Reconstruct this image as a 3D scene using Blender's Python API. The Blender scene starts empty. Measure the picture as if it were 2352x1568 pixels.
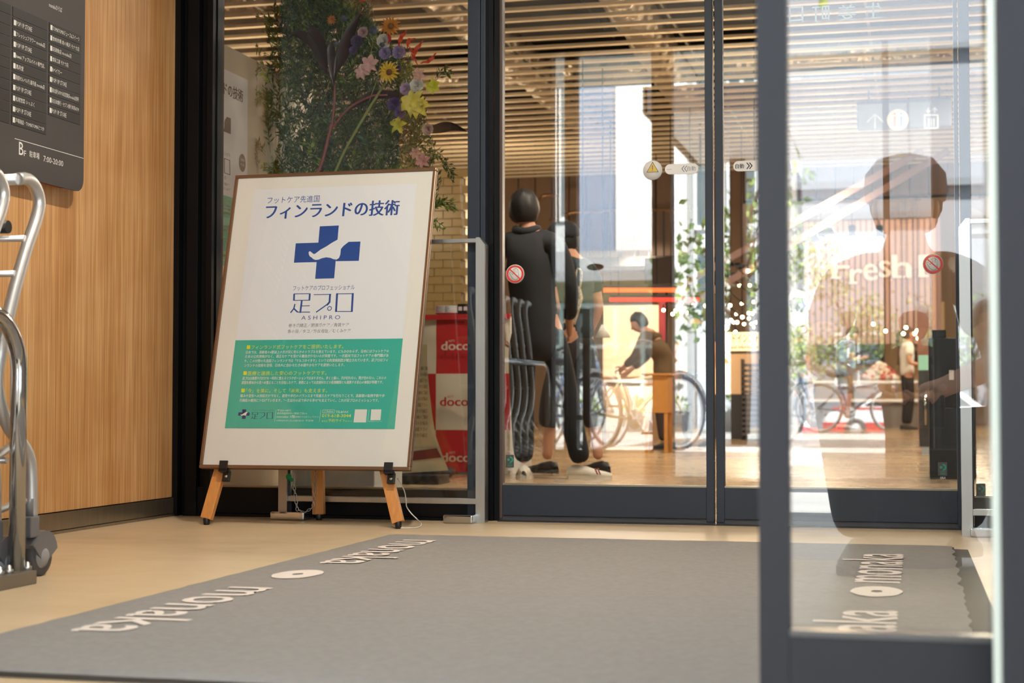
import bpy, bmesh, math, random
import numpy as np
from mathutils import Vector, Matrix, noise
random.seed(7); rng = np.random.default_rng(7)
PI = math.pi
SC = bpy.context.scene
COL = SC.collection

# ------------------------------------------------------------------ camera, sky, sun, big lights, exposure
CAMH = .46; YAW = math.radians(14.16); PITCH = math.radians(2.1); FPX = 3700.0
cd = bpy.data.cameras.new('camera'); cam = bpy.data.objects.new('camera', cd); COL.objects.link(cam)
cam.location = (0, 0, CAMH); cam.rotation_euler = (PI/2 + PITCH, 0, YAW)
cd.sensor_width = 36; cd.lens = FPX/2352*36; cd.clip_start = .05; cd.clip_end = 300
cd.dof.use_dof = True; cd.dof.focus_distance = 5.6; cd.dof.aperture_fstop = 4.5
SC.camera = cam
SC.view_settings.view_transform = 'Standard'; SC.view_settings.look = 'None'
SC.view_settings.exposure = 0.0; SC.view_settings.gamma = 1; SC.view_settings.use_curve_mapping = False
SC.cycles.use_denoising = True
SC.cycles.max_bounces = 8; SC.cycles.diffuse_bounces = 3; SC.cycles.glossy_bounces = 4
SC.cycles.transmission_bounces = 4; SC.cycles.transparent_max_bounces = 24
SC.cycles.caustics_reflective = False; SC.cycles.caustics_refractive = False
SC.cycles.sample_clamp_indirect = 6

w = bpy.data.worlds.new('sky'); SC.world = w; w.use_nodes = True
bg = w.node_tree.nodes['Background']; bg.inputs[0].default_value = (.90, .95, 1.0, 1); bg.inputs[1].default_value = 5.0

def light(name, kind, loc, energy, color, size=.1, target=None, spot=None, blend=.6, size_y=None):
    d = bpy.data.lights.new(name, kind); d.energy = energy; d.color = color
    if kind == 'SUN': d.angle = size
    elif kind == 'AREA':
        d.size = size
        if size_y: d.shape = 'RECTANGLE'; d.size_y = size_y
    else: d.shadow_soft_size = size
    if spot: d.spot_size = math.radians(spot); d.spot_blend = blend
    o = bpy.data.objects.new(name, d); COL.objects.link(o); o.location = loc
    if target is not None:
        o.rotation_euler = (Vector(target)-Vector(loc)).to_track_quat('-Z', 'Y').to_euler()
    return o
# sun stands behind the building, lights the street and the houses opposite
light('sun', 'SUN', (0, 0, 20), 42, (1, .97, .92), .01, target=(-3, -12, 4.4))
WARM = (1.0, .74, .46); NEUT = (1, .90, .78)
# first: ceiling spot of the entrance; other three added as fill (housings further down)
SPOTS = [(-1.2, 4.1, 2.71), (-1.2, 2.9, 2.71), (.4, 4.1, 2.71), (.3, 5.1, 2.71)]
light('entrance_and_fill_spot', 'SPOT', SPOTS[0], 190, (1, .87, .72), .035, (-1.9, 4.6, 0), 150, .9)
light('entrance_and_fill_spot', 'SPOT', SPOTS[1], 60, (1, .85, .68), .06, (-1.9, 3.2, 0), 140, .9)
light('entrance_and_fill_spot', 'SPOT', SPOTS[2], 35, (1, .86, .70), .06, (.4, 4.6, 0), 140, .9)
light('entrance_and_fill_spot', 'SPOT', SPOTS[3], 22, (1, .82, .62), .06, (.3, 4.9, 0), 90, .9)
# lights of the market hall; low point ones added to brighten the slats
for x, y, e in ((-1.6, 8.9, 22), (-4.6, 10.6, 40), (-1.4, 11.5, 45), (1.2, 11.5, 45), (-4.2, 15.5, 80), (-.8, 15.5, 70), (2.2, 15.5, 60)):
    light('hall_slat_fill', 'POINT', (x, y, 2.2), e, WARM, .12)
for x, y, e in ((-2.2, 8.6, 22), (-1.0, 8.8, 40), (.6, 9.0, 45), (-2.5, 13, 80), (.6, 13, 80)):
    light('hall_spot', 'AREA', (x, y, 3.0), e, NEUT, .3, (x, y, 0))
for x, y, e in ((-4, 20.5, 260), (-1.2, 21, 200), (1.6, 21, 200), (-2.5, 26, 260), (.8, 25.5, 280), (2.8, 26, 300)):
    light('market_lamp', 'POINT', (x, y, 3.2), e, (1, .80, .58), .2)

# ------------------------------------------------------------------ view geometry: a pixel of the photo and a depth give a point
C0 = Vector((0, 0, CAMH))
FW = Vector((-math.sin(YAW)*math.cos(PITCH), math.cos(YAW)*math.cos(PITCH), math.sin(PITCH)))
RT = Vector((math.cos(YAW), math.sin(YAW), 0)); UPV = RT.cross(FW)
def ray(x, y): return FW + RT*((x-1176)/FPX) - UPV*((y-784)/FPX)
def at_d(x, y, d): return C0 + ray(x, y)*d
def at_z(x, y, z=0): r = ray(x, y); return C0 + r*((z-CAMH)/r.z)
def at_y(x, y, Y): r = ray(x, y); return C0 + r*(Y/r.y)
def at_x(x, y, X): r = ray(x, y); return C0 + r*(X/r.x)
D = 6.0            # inner glass front
DN = 2.05          # outer glass front
def mir(p, plane=D): return Vector((p[0], 2*plane-p[1], p[2]))    # where a thing stands that is seen reflected in a glass front

# ------------------------------------------------------------------ materials
def lin(c):
    return tuple(((v/255)/12.92 if v/255 <= .04045 else ((v/255+.055)/1.055)**2.4) for v in c) + (1,)
_M = {}
def mat(name, col, rough=.6, metal=0, var=0, scale=8, stretch=(1, 1, 1), bump=0, bscale=60, emit=0, spec=.5, col2=None, coat=0, detail=4, bdist=.002):
    if name in _M: return _M[name]
    m = bpy.data.materials.new(name); m.use_nodes = True; nt = m.node_tree; b = nt.nodes['Principled BSDF']
    c = lin(col)
    b.inputs['Base Color'].default_value = c; b.inputs['Roughness'].default_value = rough; b.inputs['Metallic'].default_value = metal
    b.inputs['Specular IOR Level'].default_value = spec; b.inputs['Coat Weight'].default_value = coat
    if emit: b.inputs['Emission Color'].default_value = c; b.inputs['Emission Strength'].default_value = emit
    if var or bump:
        tc = nt.nodes.new('ShaderNodeTexCoord'); mp = nt.nodes.new('ShaderNodeMapping'); mp.inputs['Scale'].default_value = stretch
        nt.links.new(tc.outputs['Object'], mp.inputs[0])
    if var:
        n = nt.nodes.new('ShaderNodeTexNoise'); n.inputs['Scale'].default_value = scale; n.inputs['Detail'].default_value = detail
        nt.links.new(mp.outputs[0], n.inputs[0])
        r = nt.nodes.new('ShaderNodeValToRGB'); r.color_ramp.elements[0].position = .3; r.color_ramp.elements[1].position = .7
        c2 = lin(col2) if col2 else tuple(v*(1-var) for v in c[:3])+(1,)
        r.color_ramp.elements[0].color = c2; r.color_ramp.elements[1].color = c
        nt.links.new(n.outputs[0], r.inputs[0]); nt.links.new(r.outputs[0], b.inputs['Base Color'])
    if bump:
        n2 = nt.nodes.new('ShaderNodeTexNoise'); n2.inputs['Scale'].default_value = bscale; n2.inputs['Detail'].default_value = 6
        nt.links.new(mp.outputs[0], n2.inputs[0])
        bp = nt.nodes.new('ShaderNodeBump'); bp.inputs['Strength'].default_value = bump; bp.inputs['Distance'].default_value = bdist
        nt.links.new(n2.outputs[0], bp.inputs['Height']); nt.links.new(bp.outputs[0], b.inputs['Normal'])
    _M[name] = m; return m

def glass_mat(name, f0, tint=(1, 1, 1)):
    """clear pane: Schlick reflection over a tinted transparent body"""
    m = bpy.data.materials.new(name); m.use_nodes = True; nt = m.node_tree; nt.nodes.clear(); N = nt.nodes.new; L = nt.links.new
    g = N('ShaderNodeNewGeometry'); dt = N('ShaderNodeVectorMath'); dt.operation = 'DOT_PRODUCT'
    L(g.outputs['Incoming'], dt.inputs[0]); L(g.outputs['Normal'], dt.inputs[1])
    ab = N('ShaderNodeMath'); ab.operation = 'ABSOLUTE'; L(dt.outputs['Value'], ab.inputs[0])
    s1 = N('ShaderNodeMath'); s1.operation = 'SUBTRACT'; s1.inputs[0].default_value = 1; L(ab.outputs[0], s1.inputs[1])
    pw = N('ShaderNodeMath'); pw.operation = 'POWER'; pw.inputs[1].default_value = 5; L(s1.outputs[0], pw.inputs[0])
    ma = N('ShaderNodeMath'); ma.operation = 'MULTIPLY_ADD'; ma.inputs[1].default_value = 1-f0; ma.inputs[2].default_value = f0; L(pw.outputs[0], ma.inputs[0])
    tr = N('ShaderNodeBsdfTransparent'); tr.inputs[0].default_value = (*tint, 1)
    gl = N('ShaderNodeBsdfGlossy'); gl.inputs['Roughness'].default_value = 0.0; gl.inputs['Color'].default_value = (1, 1, 1, 1)
    mx = N('ShaderNodeMixShader'); L(ma.outputs[0], mx.inputs[0]); L(tr.outputs[0], mx.inputs[1]); L(gl.outputs[0], mx.inputs[2])
    o = N('ShaderNodeOutputMaterial'); L(mx.outputs[0], o.inputs[0]); return m
GLASS = glass_mat('clear_glass', .075, (.97, .985, .98))
GLASS_OUT = glass_mat('outer_door_glass', .085, (.985, .99, .99))
GLASS_THIN = glass_mat('guard_glass', .035, (.98, .99, .985))

# wood veneer with fine vertical grain
def veneer():
    m = bpy.data.materials.new('oak_veneer'); m.use_nodes = True; nt = m.node_tree; b = nt.nodes['Principled BSDF']; N = nt.nodes.new; L = nt.links.new
    tc = N('ShaderNodeTexCoord')
    def noi(sc, st, det, lo, hi):
        mp = N('ShaderNodeMapping'); mp.inputs['Scale'].default_value = st; L(tc.outputs['Object'], mp.inputs[0])
        n = N('ShaderNodeTexNoise'); n.inputs['Scale'].default_value = sc; n.inputs['Detail'].default_value = det; L(mp.outputs[0], n.inputs[0])
        mr = N('ShaderNodeMapRange'); mr.inputs['From Min'].default_value = lo; mr.inputs['From Max'].default_value = hi; L(n.outputs[0], mr.inputs[0]); return mr.outputs[0]
    a = noi(9, (1, 1, .05), 3, .3, .7); f = noi(120, (1, 1, .02), 4, .3, .7); k = noi(3.5, (1, 1, 1.4), 2, .35, .75)
    r = N('ShaderNodeValToRGB'); r.color_ramp.elements[0].color = lin((206, 156, 98)); r.color_ramp.elements[1].color = lin((234, 192, 138)); L(a, r.inputs[0])
    m1 = N('ShaderNodeMix'); m1.data_type = 'RGBA'; m1.blend_type = 'MULTIPLY'; m1.inputs[7].default_value = lin((212, 194, 172))
    L(f, m1.inputs[0]); L(r.outputs[0], m1.inputs[6])
    m2 = N('ShaderNodeMix'); m2.data_type = 'RGBA'; m2.blend_type = 'MULTIPLY'; m2.inputs[7].default_value = lin((243, 234, 226))
    L(k, m2.inputs[0]); L(m1.outputs[2], m2.inputs[6]); L(m2.outputs[2], b.inputs['Base Color'])
    b.inputs['Roughness'].default_value = .5; b.inputs['Specular IOR Level'].default_value = .3; return m
VEN = veneer()
def concrete(name, c1, c2, c3, rough, spec=.5):
    m = bpy.data.materials.new(name); m.use_nodes = True; nt = m.node_tree; b = nt.nodes['Principled BSDF']; N = nt.nodes.new; L = nt.links.new
    tc = N('ShaderNodeTexCoord'); n = N('ShaderNodeTexNoise'); n.inputs['Scale'].default_value = 1.6; n.inputs['Detail'].default_value = 6; n.inputs['Roughness'].default_value = .6
    mp = N('ShaderNodeMapping'); mp.inputs['Scale'].default_value = (.7, 1.5, 1); L(tc.outputs['Object'], mp.inputs[0]); L(mp.outputs[0], n.inputs[0])
    r = N('ShaderNodeValToRGB'); e = r.color_ramp.elements; e[0].position = .3; e[0].color = lin(c2); e[1].position = .62; e[1].color = lin(c1)
    x = e.new(.42); x.color = lin(c3); L(n.outputs[0], r.inputs[0]); L(r.outputs[0], b.inputs['Base Color'])
    n3 = N('ShaderNodeTexNoise'); n3.inputs['Scale'].default_value = 9; L(tc.outputs['Object'], n3.inputs[0])
    mr = N('ShaderNodeMapRange'); mr.inputs['To Min'].default_value = rough-.07; mr.inputs['To Max'].default_value = rough+.1; L(n3.outputs[0], mr.inputs[0]); L(mr.outputs[0], b.inputs['Roughness'])
    b.inputs['Specular IOR Level'].default_value = spec; return m
CONC = concrete('polished_concrete', (214, 192, 158), (182, 160, 126), (202, 180, 146), .36)
HALLF = concrete('hall_floor', (196, 166, 128), (150, 122, 90), (176, 146, 110), .2)
PAVE = concrete('street_paving', (190, 190, 188), (165, 165, 164), (180, 180, 178), .7)

SLATE = mat('slate_frame', (44, 52, 64), .45, .0, spec=.3, bump=.05, bscale=400)
SLATEN = mat('outer_frame_shaded', (34, 36, 43), .5, .0, spec=.3, bump=.05, bscale=400)  # near frame, base darkened to hold the crouching person's shade
BLACKF = mat('black_frame', (8, 9, 12), .45, spec=.2)
DARKM = mat('dark_metal', (30, 31, 34), .45)
BRONZE = mat('bronze_kick', (156, 144, 124), .28, .85, var=.15, scale=6, stretch=(1, 8, 1))
STEEL = mat('brushed_steel', (196, 196, 194), .3, .95, var=.08, scale=5, stretch=(8, 8, .6))
CHROME = mat('polished_steel', (200, 200, 200), .1, 1)
ALU = mat('satin_aluminium', (226, 224, 222), .34, .75)
WHITE = mat('white_paint', (225, 225, 222), .6)
BLACKP = mat('black_plastic', (22, 23, 26), .4)
RUBBER = mat('grey_rubber', (70, 70, 74), .6)
SKIN = mat('skin', (205, 150, 120), .55)
LINER = mat('dark_gap', (26, 24, 22), .9)

# ------------------------------------------------------------------ mesh helpers
class MB:
    def __init__(s): s.v = []; s.f = []; s.s = []
    def add(s, vs, fs, smooth=False):
        o = len(s.v); s.v.extend(tuple(p) for p in vs); s.f.extend(tuple(i+o for i in f) for f in fs); s.s.extend([smooth]*len(fs)); return s
    def box(s, lo, hi, bev=0, R=None, c=None):
        """box from corner lo to corner hi; R, c rotate it about c"""
        bm = bmesh.new(); bmesh.ops.create_cube(bm, size=1)
        cc = [(a+b)/2 for a, b in zip(lo, hi)]; dd = [abs(b-a) for a, b in zip(lo, hi)]
        for v in bm.verts: v.co = Vector((v.co.x*dd[0]+cc[0], v.co.y*dd[1]+cc[1], v.co.z*dd[2]+cc[2]))
        if bev: bmesh.ops.bevel(bm, geom=bm.edges[:], offset=bev, segments=2, profile=.6, affect='EDGES')
        if R is not None:
            c = Vector(c if c is not None else cc)
            for v in bm.verts: v.co = c + R @ (v.co-c)
        bm.verts.index_update()
        s.add([v.co[:] for v in bm.verts], [[v.index for v in f.verts] for f in bm.faces]); bm.free(); return s
    def tube(s, pts, r, seg=8, closed=False, cap=True, up=(0, 0, 1)):
        P = [Vector(p) for p in pts]; n = len(P); rr = r if isinstance(r, (list, tuple)) else [r]*n
        vs = []; prev = None
        for i in range(n):
            if closed: t = P[(i+1) % n]-P[i-1]
            else: t = P[min(i+1, n-1)]-P[max(i-1, 0)]
            if t.length < 1e-9: t = Vector((0, 0, 1))
            t.normalize()
            if prev is None:
                a = Vector(up)
                if abs(a.dot(t)) > .95: a = Vector((1, 0, 0)) if abs(t.x) < .9 else Vector((0, 1, 0))
                nrm = (a - t*a.dot(t)).normalized()
            else:
                nrm = prev - t*prev.dot(t)
                nrm = nrm.normalized() if nrm.length > 1e-6 else prev
            prev = nrm; b = t.cross(nrm)
            for k in range(seg):
                a = 2*PI*k/seg; vs.append(P[i] + (nrm*math.cos(a)+b*math.sin(a))*rr[i])
        fs = []
        for i in range(n if closed else n-1):
            j = (i+1) % n
            for k in range(seg):
                l = (k+1) % seg; fs.append((i*seg+k, i*seg+l, j*seg+l, j*seg+k))
        if cap and not closed: s.add(vs, fs, True); o = len(s.v)-len(vs); s.f += [tuple(o+k for k in range(seg))[::-1], tuple(o+(n-1)*seg+k for k in range(seg))]; s.s += [False, False]
        else: s.add(vs, fs, True)
        return s
    def bar(s, a, b, wx, wy, up=(0, 0, 1), bev=0):
        """square bar from a to b, wx wide, wy along up"""
        a = Vector(a); b = Vector(b); t = (b-a); L = t.length; t.normalize(); u = Vector(up); u = (u-t*u.dot(t)).normalized(); x = t.cross(u)
        M = Matrix((x, t, u)).transposed(); n0 = len(s.v)
        s.box((-wx/2, 0, -wy/2), (wx/2, L, wy/2), bev)
        for i in range(n0, len(s.v)): s.v[i] = tuple(a + M @ Vector(s.v[i]))
        return s
    def lathe(s, prof, c=(0, 0, 0), seg=20, axis='z', M=None):
        vs = []
        for r, z in prof:
            for k in range(seg):
                a = 2*PI*k/seg; p = (r*math.cos(a), r*math.sin(a), z)
                if axis == 'y': p = (p[0], p[2], p[1])
                if axis == 'x': p = (p[2], p[0], p[1])
                p = Vector(p)
                if M is not None: p = M @ p
                vs.append(p+Vector(c))
        fs = [(i*seg+k, i*seg+(k+1) % seg, (i+1)*seg+(k+1) % seg, (i+1)*seg+k) for i in range(len(prof)-1) for k in range(seg)]
        s.add(vs, fs, True); o = len(s.v)-len(vs)
        if prof[0][0] > 1e-5: s.f.append(tuple(o+k for k in range(seg))[::-1]); s.s.append(False)
        if prof[-1][0] > 1e-5: s.f.append(tuple(o+(len(prof)-1)*seg+k for k in range(seg))); s.s.append(False)
        return s
    def ball(s, c, r, seg=14, M=None, fn=None):
        rx, ry, rz = (r, r, r) if not isinstance(r, (tuple, list)) else r; c = Vector(c); n = max(5, seg//2+1); vs = []
        for i in range(n+1):
            th = PI*i/n
            for k in range(seg):
                ph = 2*PI*k/seg; d = Vector((math.sin(th)*math.cos(ph), math.sin(th)*math.sin(ph), math.cos(th)))
                p = Vector((d.x*rx, d.y*ry, d.z*rz))
                if fn: p = fn(p, d)
                if M is not None: p = M @ p
                vs.append(c+p)
        s.add(vs, [(i*seg+k, (i+1)*seg+k, (i+1)*seg+(k+1) % seg, i*seg+(k+1) % seg) for i in range(n) for k in range(seg)], True); return s
    def prism(s, poly, vec):
        """closed polygon (3-D points) pushed along vec"""
        P = [Vector(p) for p in poly]; n = len(P); v = Vector(vec)
        s.add(P+[p+v for p in P], [tuple(range(n))[::-1], tuple(range(n, 2*n))]+[(i, (i+1) % n, n+(i+1) % n, n+i) for i in range(n)]); return s
    def move(s, M):
        s.v = [tuple(M @ Vector(p)) for p in s.v]; return s

def crv(pts, n=4, closed=False):
    """Catmull-Rom through pts"""
    P = [Vector(p) for p in pts]; out = []; N = len(P)
    rng_ = range(N if closed else N-1)
    for i in rng_:
        p1, p2 = P[i], P[(i+1) % N]
        p0 = P[i-1] if (i > 0 or closed) else p1*2-p2
        p3 = P[(i+2) % N] if (i+2 < N or closed) else p2*2-p1
        for k in range(n):
            t = k/n; out.append(.5*((2*p1)+(-p0+p2)*t+(2*p0-5*p1+4*p2-p3)*t*t+(-p0+3*p1-3*p2+p3)*t**3))
    if not closed: out.append(P[-1])
    return out

WM = {}
def tag(o, label=None, cat=None, group=None, kind=None):
    for k, v in (('label', label), ('category', cat), ('group', group), ('kind', kind)):
        if v: o[k] = v
    return o
def root(name, loc, label, cat, group=None, rz=0):
    o = bpy.data.objects.new(name, None); COL.objects.link(o); o.location = loc; o.rotation_euler = (0, 0, rz); o.empty_display_size = .1
    WM[o.name] = Matrix.Translation(loc) @ Matrix.Rotation(rz, 4, 'Z'); return tag(o, label, cat, group)
def mesh_of(name, mb, m, base=None):
    me = bpy.data.meshes.new(name)
    me.from_pydata(mb.v if base is None else [tuple(base @ Vector(p)) for p in mb.v], [], mb.f)
    me.polygons.foreach_set('use_smooth', mb.s); me.materials.append(m); me.update(); return me
def obj(name, mb, m, parent=None, label=None, cat=None, group=None, kind=None, local=False):
    """links mb as ONE mesh object; world coordinates unless local"""
    if parent is not None:
        W = WM[parent.name]; me = mesh_of(name, mb, m, None if local else W.inverted())
        o = bpy.data.objects.new(name, me); COL.objects.link(o); o.parent = parent; WM[o.name] = W
    else:
        a = np.array(mb.v); c = Vector(((a[:, 0].min()+a[:, 0].max())/2, (a[:, 1].min()+a[:, 1].max())/2, a[:, 2].min()))
        me = mesh_of(name, mb, m, Matrix.Translation(-c)); o = bpy.data.objects.new(name, me); COL.objects.link(o); o.location = c; WM[o.name] = Matrix.Translation(c)
    return tag(o, label, cat, group, kind)
def struct(name, mb, m, **k): return obj(name, mb, m, kind='structure', **k)
def share(name, me, parent, loc):
    """another object on shared mesh data at world loc, child of parent"""
    o = bpy.data.objects.new(name, me); COL.objects.link(o)
    if parent is not None: o.parent = parent; o.location = WM[parent.name].inverted() @ Vector(loc); WM[o.name] = WM[parent.name]
    else: o.location = loc
    return o
def copy_tree(o, parent=None):
    c = o.copy(); COL.objects.link(c); c.parent = parent
    for ch in list(o.children): copy_tree(ch, c)
    return c

# text: glyph outlines as a mesh, fitted to a box of a plane
_T = {}
def glyphs(body, res=2, bold=0.0):
    k = (body, res, bold)
    if k not in _T:
        c = bpy.data.curves.new('t', 'FONT'); c.body = body; c.resolution_u = res; c.offset = bold
        o = bpy.data.objects.new('t', c); me = o.to_mesh()
        v = np.array([p.co[:] for p in me.vertices]); f = [tuple(p.vertices) for p in me.polygons]
        o.to_mesh_clear(); bpy.data.objects.remove(o); bpy.data.curves.remove(c); _T[k] = (v, f)
    return _T[k]
class Plane:
    def __init__(s, O, ex, ey): s.O = Vector(O); s.ex = Vector(ex).normalized(); s.ey = Vector(ey).normalized(); s.n = s.ex.cross(s.ey)
    def uv(s, x, y):
        r = ray(x, y); t = (s.O-C0).dot(s.n)/r.dot(s.n); p = C0+r*t-s.O; return p.dot(s.ex), p.dot(s.ey)
    def p(s, u, v, h=0): return s.O+s.ex*u+s.ey*v+s.n*h
    def text(s, mb, body, u0, v0, w, h, lift=.0006, res=2, bold=0.0, skew=0, mirror=False, keep=False):
        fat = bold; v, f = glyphs(body, res, 0.0); lo = v.min(0); hi = v.max(0); sp = hi-lo; sp[sp < 1e-6] = 1
        if keep: w = h*sp[0]/sp[1]
        q = (v-lo)/sp
        if mirror: q[:, 0] = 1-q[:, 0]; f = [t[::-1] for t in f]
        e = max(0, fat)*h*1.1          # bolder letters: the outline printed twice, slightly apart
        for j, d in enumerate((-e, e, 0) if e > .00012 else (0,)):
            mb.add([s.p(u0+a[0]*w+skew*a[1]*h+(d if j < 2 else 0), v0+a[1]*h+(e*.5 if j == 2 else 0), lift+j*.00004) for a in q], f)
    def tpx(s, mb, body, L, R, hpx, **k):
        """text between baseline pixels L and R of the photo, hpx high"""
        a = s.uv(*L); b = s.uv(*R); c = s.uv(L[0], L[1]-hpx); s.text(mb, body, a[0], (a[1]+b[1])/2, b[0]-a[0], abs(c[1]-a[1]), **k)
    def shape(s, mb, pts, lift=.0005, px=True):
        q = [s.uv(*p) if px else p for p in pts]
        ar = sum(q[i][0]*q[(i+1) % len(q)][1]-q[(i+1) % len(q)][0]*q[i][1] for i in range(len(q)))
        if ar < 0: q = q[::-1]
        mb.add([s.p(a, b, lift) for a, b in q], [tuple(range(len(q)))])
    def line(s, mb, pts, wd, lift=.0007, closed=False):
        """flat stroke through uv points, wd wide"""
        q = [Vector((a, b, 0)) for a, b in pts]; n = len(q)
        for i in range(n if closed else n-1):
            a, b = q[i], q[(i+1) % n]; t = (b-a)
            if t.length < 1e-7: continue
            t.normalize(); m_ = Vector((-t.y, t.x, 0))*wd/2; e = t*wd*.25
            c = [a-e-m_, b+e-m_, b+e+m_, a-e+m_]; mb.add([s.p(x.x, x.y, lift) for x in c], [(0, 1, 2, 3)])
    def disc(s, mb, cu, cv, r, lift=.0005, seg=28, r2=0, ax=1):
        if r2 <= 0: mb.add([s.p(cu+r*ax*math.cos(2*PI*k/seg), cv+r*math.sin(2*PI*k/seg), lift) for k in range(seg)], [tuple(range(seg))])
        else:
            vs = [s.p(cu+q*math.cos(2*PI*k/seg), cv+q*math.sin(2*PI*k/seg), lift) for q in (r2, r) for k in range(seg)]
            mb.add(vs, [(k, seg+k, seg+(k+1) % seg, (k+1) % seg) for k in range(seg)])

# ================================================================== THE SETTING
mb = MB().box((-3.2, -.6, -.12), (2.0, 6.0, 0)); struct('floor', mb, CONC)
mb = MB().box((-9, 6.0, -.12), (6, 33, 0)); struct('floor_hall', mb, HALLF)
mb = MB().box((-30, -11, -.2), (26, -.6, -.004)); struct('pavement', mb, PAVE)
mb = MB(); mb.add([(-30, -11, -.01), (26, -11, -.01), (26, -27, -.62), (-30, -27, -.62), (26, -60, -.62), (-30, -60, -.62)], [(0, 3, 2, 1), (3, 5, 4, 2)])
struct('road', mb, mat('asphalt', (120, 120, 122), .85, var=.1, scale=30))

# ---- left wall: veneer panels over a backing
XW = -2.9
struct('wall_left', MB().box((XW-.2, 2.0, 0), (XW-.012, 6.1, 2.75)), LINER)
WL = bpy.data.objects['wall_left']
ys = [2.06, 2.95, 4.03, 5.119, 5.985]
for i in range(4):
    obj('veneer_panel', MB().box((XW-.012, ys[i]+.0008, .075), (XW, ys[i+1]-.0008, 2.75), .0008), VEN, WL)
obj('corner_trim', MB().box((XW-.01, 5.987, .07), (XW+.004, 5.995, 2.75)), ALU, WL, label='thin white aluminium edge strip')
struct('baseboard_left', MB().box((XW, 2.06, .012), (XW+.008, 5.97, .072)).box((XW, 2.06, 0), (XW+.014, 5.97, .01)), BRONZE)
struct('wall_right', MB().box((1.4, 2.0, 0), (1.6, 6.1, 2.75)), mat('grey_wall', (150, 150, 152), .7))
# ---- ceiling of the entrance and canopy outside
struct('ceiling', MB().box((-3.2, 2.1, 2.75), (1.6, 6.0, 2.95)), mat('entrance_ceiling', (190, 184, 174), .8))
struct('ceiling_canopy', MB().box((-9, -.2, 2.9), (6, 2.1, 3.2)), mat('canopy_soffit', (196, 214, 214), .5))
CCN = bpy.data.objects['ceiling_canopy']
for k in range(12): obj('soffit_panel', MB().box((-8.9+1.22*k, -.18, 2.885), (-7.69+1.22*k, .98, 2.8985)).box((-8.9+1.22*k, .99, 2.885), (-7.69+1.22*k, 2.08, 2.8985)), mat('canopy_soffit', ()), CCN)
for i, (x, y, z) in enumerate(SPOTS):
    o = root('recessed_spot', (x, y, 2.75), ['round recessed ceiling spot above the easel poster', 'round recessed spot added as fill above the near end of the doormat', 'round recessed spot added as fill by the right wall of the entrance', 'round recessed spot added as fill before the sliding doors'][i], 'lamp', 'recessed spots in the entrance ceiling')
    obj('rim', MB().lathe([(.05, .0), (.06, -.004), (.06, -.008), (.045, -.008)], (0, 0, 0), 20), WHITE, o, local=True)

# ---- inner glass front at y = 6
def X(px, Y=D, py_=600): return at_y(px, py_, Y).x
TOP = 2.65
struct('wall_front_header', MB().box((-3.0, 5.94, TOP), (1.5, 6.08, 2.95)), SLATE)
struct('wall_hall_gable', MB().box((-9, 5.95, 2.95), (6, 6.1, 4.6)).box((-9, 5.95, 0), (-2.98, 6.1, 2.95)).box((1.5, 5.95, 0), (6, 6.1, 2.95)), mat('dark_wall', (60, 56, 52), .8))
mb = MB(); xx = [-2.90, -2.875, -2.85, -2.80, -2.768, -2.742]
for i, yf in enumerate((5.93, 5.965, 5.945, 5.975, 5.95)): mb.box((xx[i], yf, 0), (xx[i+1]-.0015, 6.06, TOP), .0015)
struct('trim_black_column', mb, BLACKF)
def win(name, x0, x1, zb, lab=None, railmat=BLACKF, gmat=GLASS, y=D, zt=TOP, extra=None, railx0=None):
    w_ = struct(name, MB().box((railx0 or x0, y-.045, .012), (x1, y+.04, zb-.004), .003).box((railx0 or x0, y-.05, 0), (x1, y+.05, .011)), railmat)
    obj('glass_bead', MB().box((x0, y-.03, zb-.004), (x1, y+.02, zb+.002)), BRONZE, w_)
    obj('glass_pane', MB().box((x0, y-.004, zb+.002), (x1, y+.004, zt)), gmat, w_); return w_
W1 = win('window_1', -2.742, -1.672, .12, railx0=-2.86)
obj('glass_gasket', MB().box((-2.744, 5.985, .12), (-2.738, 6.015, TOP)).box((-1.676, 5.985, .12), (-1.670, 6.015, TOP)), BLACKF, W1)
struct('trim_post', MB().box((-1.672, 5.93, 0), (-1.624, 6.05, TOP), .002).box((-1.6225, 5.935, 0), (-1.603, 6.05, TOP), .002), SLATE)
struct('trim_door_jamb', MB().box((-1.603, 5.985, 0), (-1.585, 6.06, TOP)).box((-1.583, 5.995, 0), (-1.5605, 6.06, TOP)), BLACKF)
def leaf(name, x0, x1, sl, sr, zb, y, gmat, th=.02, zt=TOP-.01, left_mat=None, fm=None):
    fm = fm or SLATE; left_mat = left_mat or fm
    d = root(name, ((x0+x1)/2, y, 0), None, None); d['kind'] = 'structure'
    obj('stile', MB().box((x0, y-th, .01), (x0+sl, y+th, zt), .002), left_mat, d)
    obj('stile', MB().box((x1-sr, y-th, .01), (x1, y+th, zt), .002), fm, d)
    obj('bottom_rail', MB().box((x0+sl, y-th, .022), (x1-sr, y+th, zb), .002), fm, d)
    obj('sweep', MB().box((x0, y-th+.006, .002), (x1, y+th-.006, .02)), RUBBER, d)
    obj('glass_bead', MB().box((x0+sl, y-th+.004, zb), (x1-sr, y+th-.004, zb+.006)), BRONZE, d)
    obj('glass_pane', MB().box((x0+sl-.004, y-.004, zb-.01), (x1-sr+.004, y+.004, zt)), gmat, d); return d
BRN = mat('brown_edge', (74, 58, 52), .35)
D1 = leaf('door_1', -1.559, -.737, .012, .029, .138, 6.0, GLASS, left_mat=BRN)
D2 = leaf('door_2', -.729, .146, .030, .014, .138, 6.0, GLASS)
struct('trim_right_jamb', MB().box((.150, 5.94, 0), (.186, 6.06, TOP), .002), SLATE)
W2 = win('window_2', .19, 1.4, .12)
struct('trim_threshold', MB().box((-1.56, 5.955, 0), (.15, 6.045, .004)), DARKM)

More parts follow.
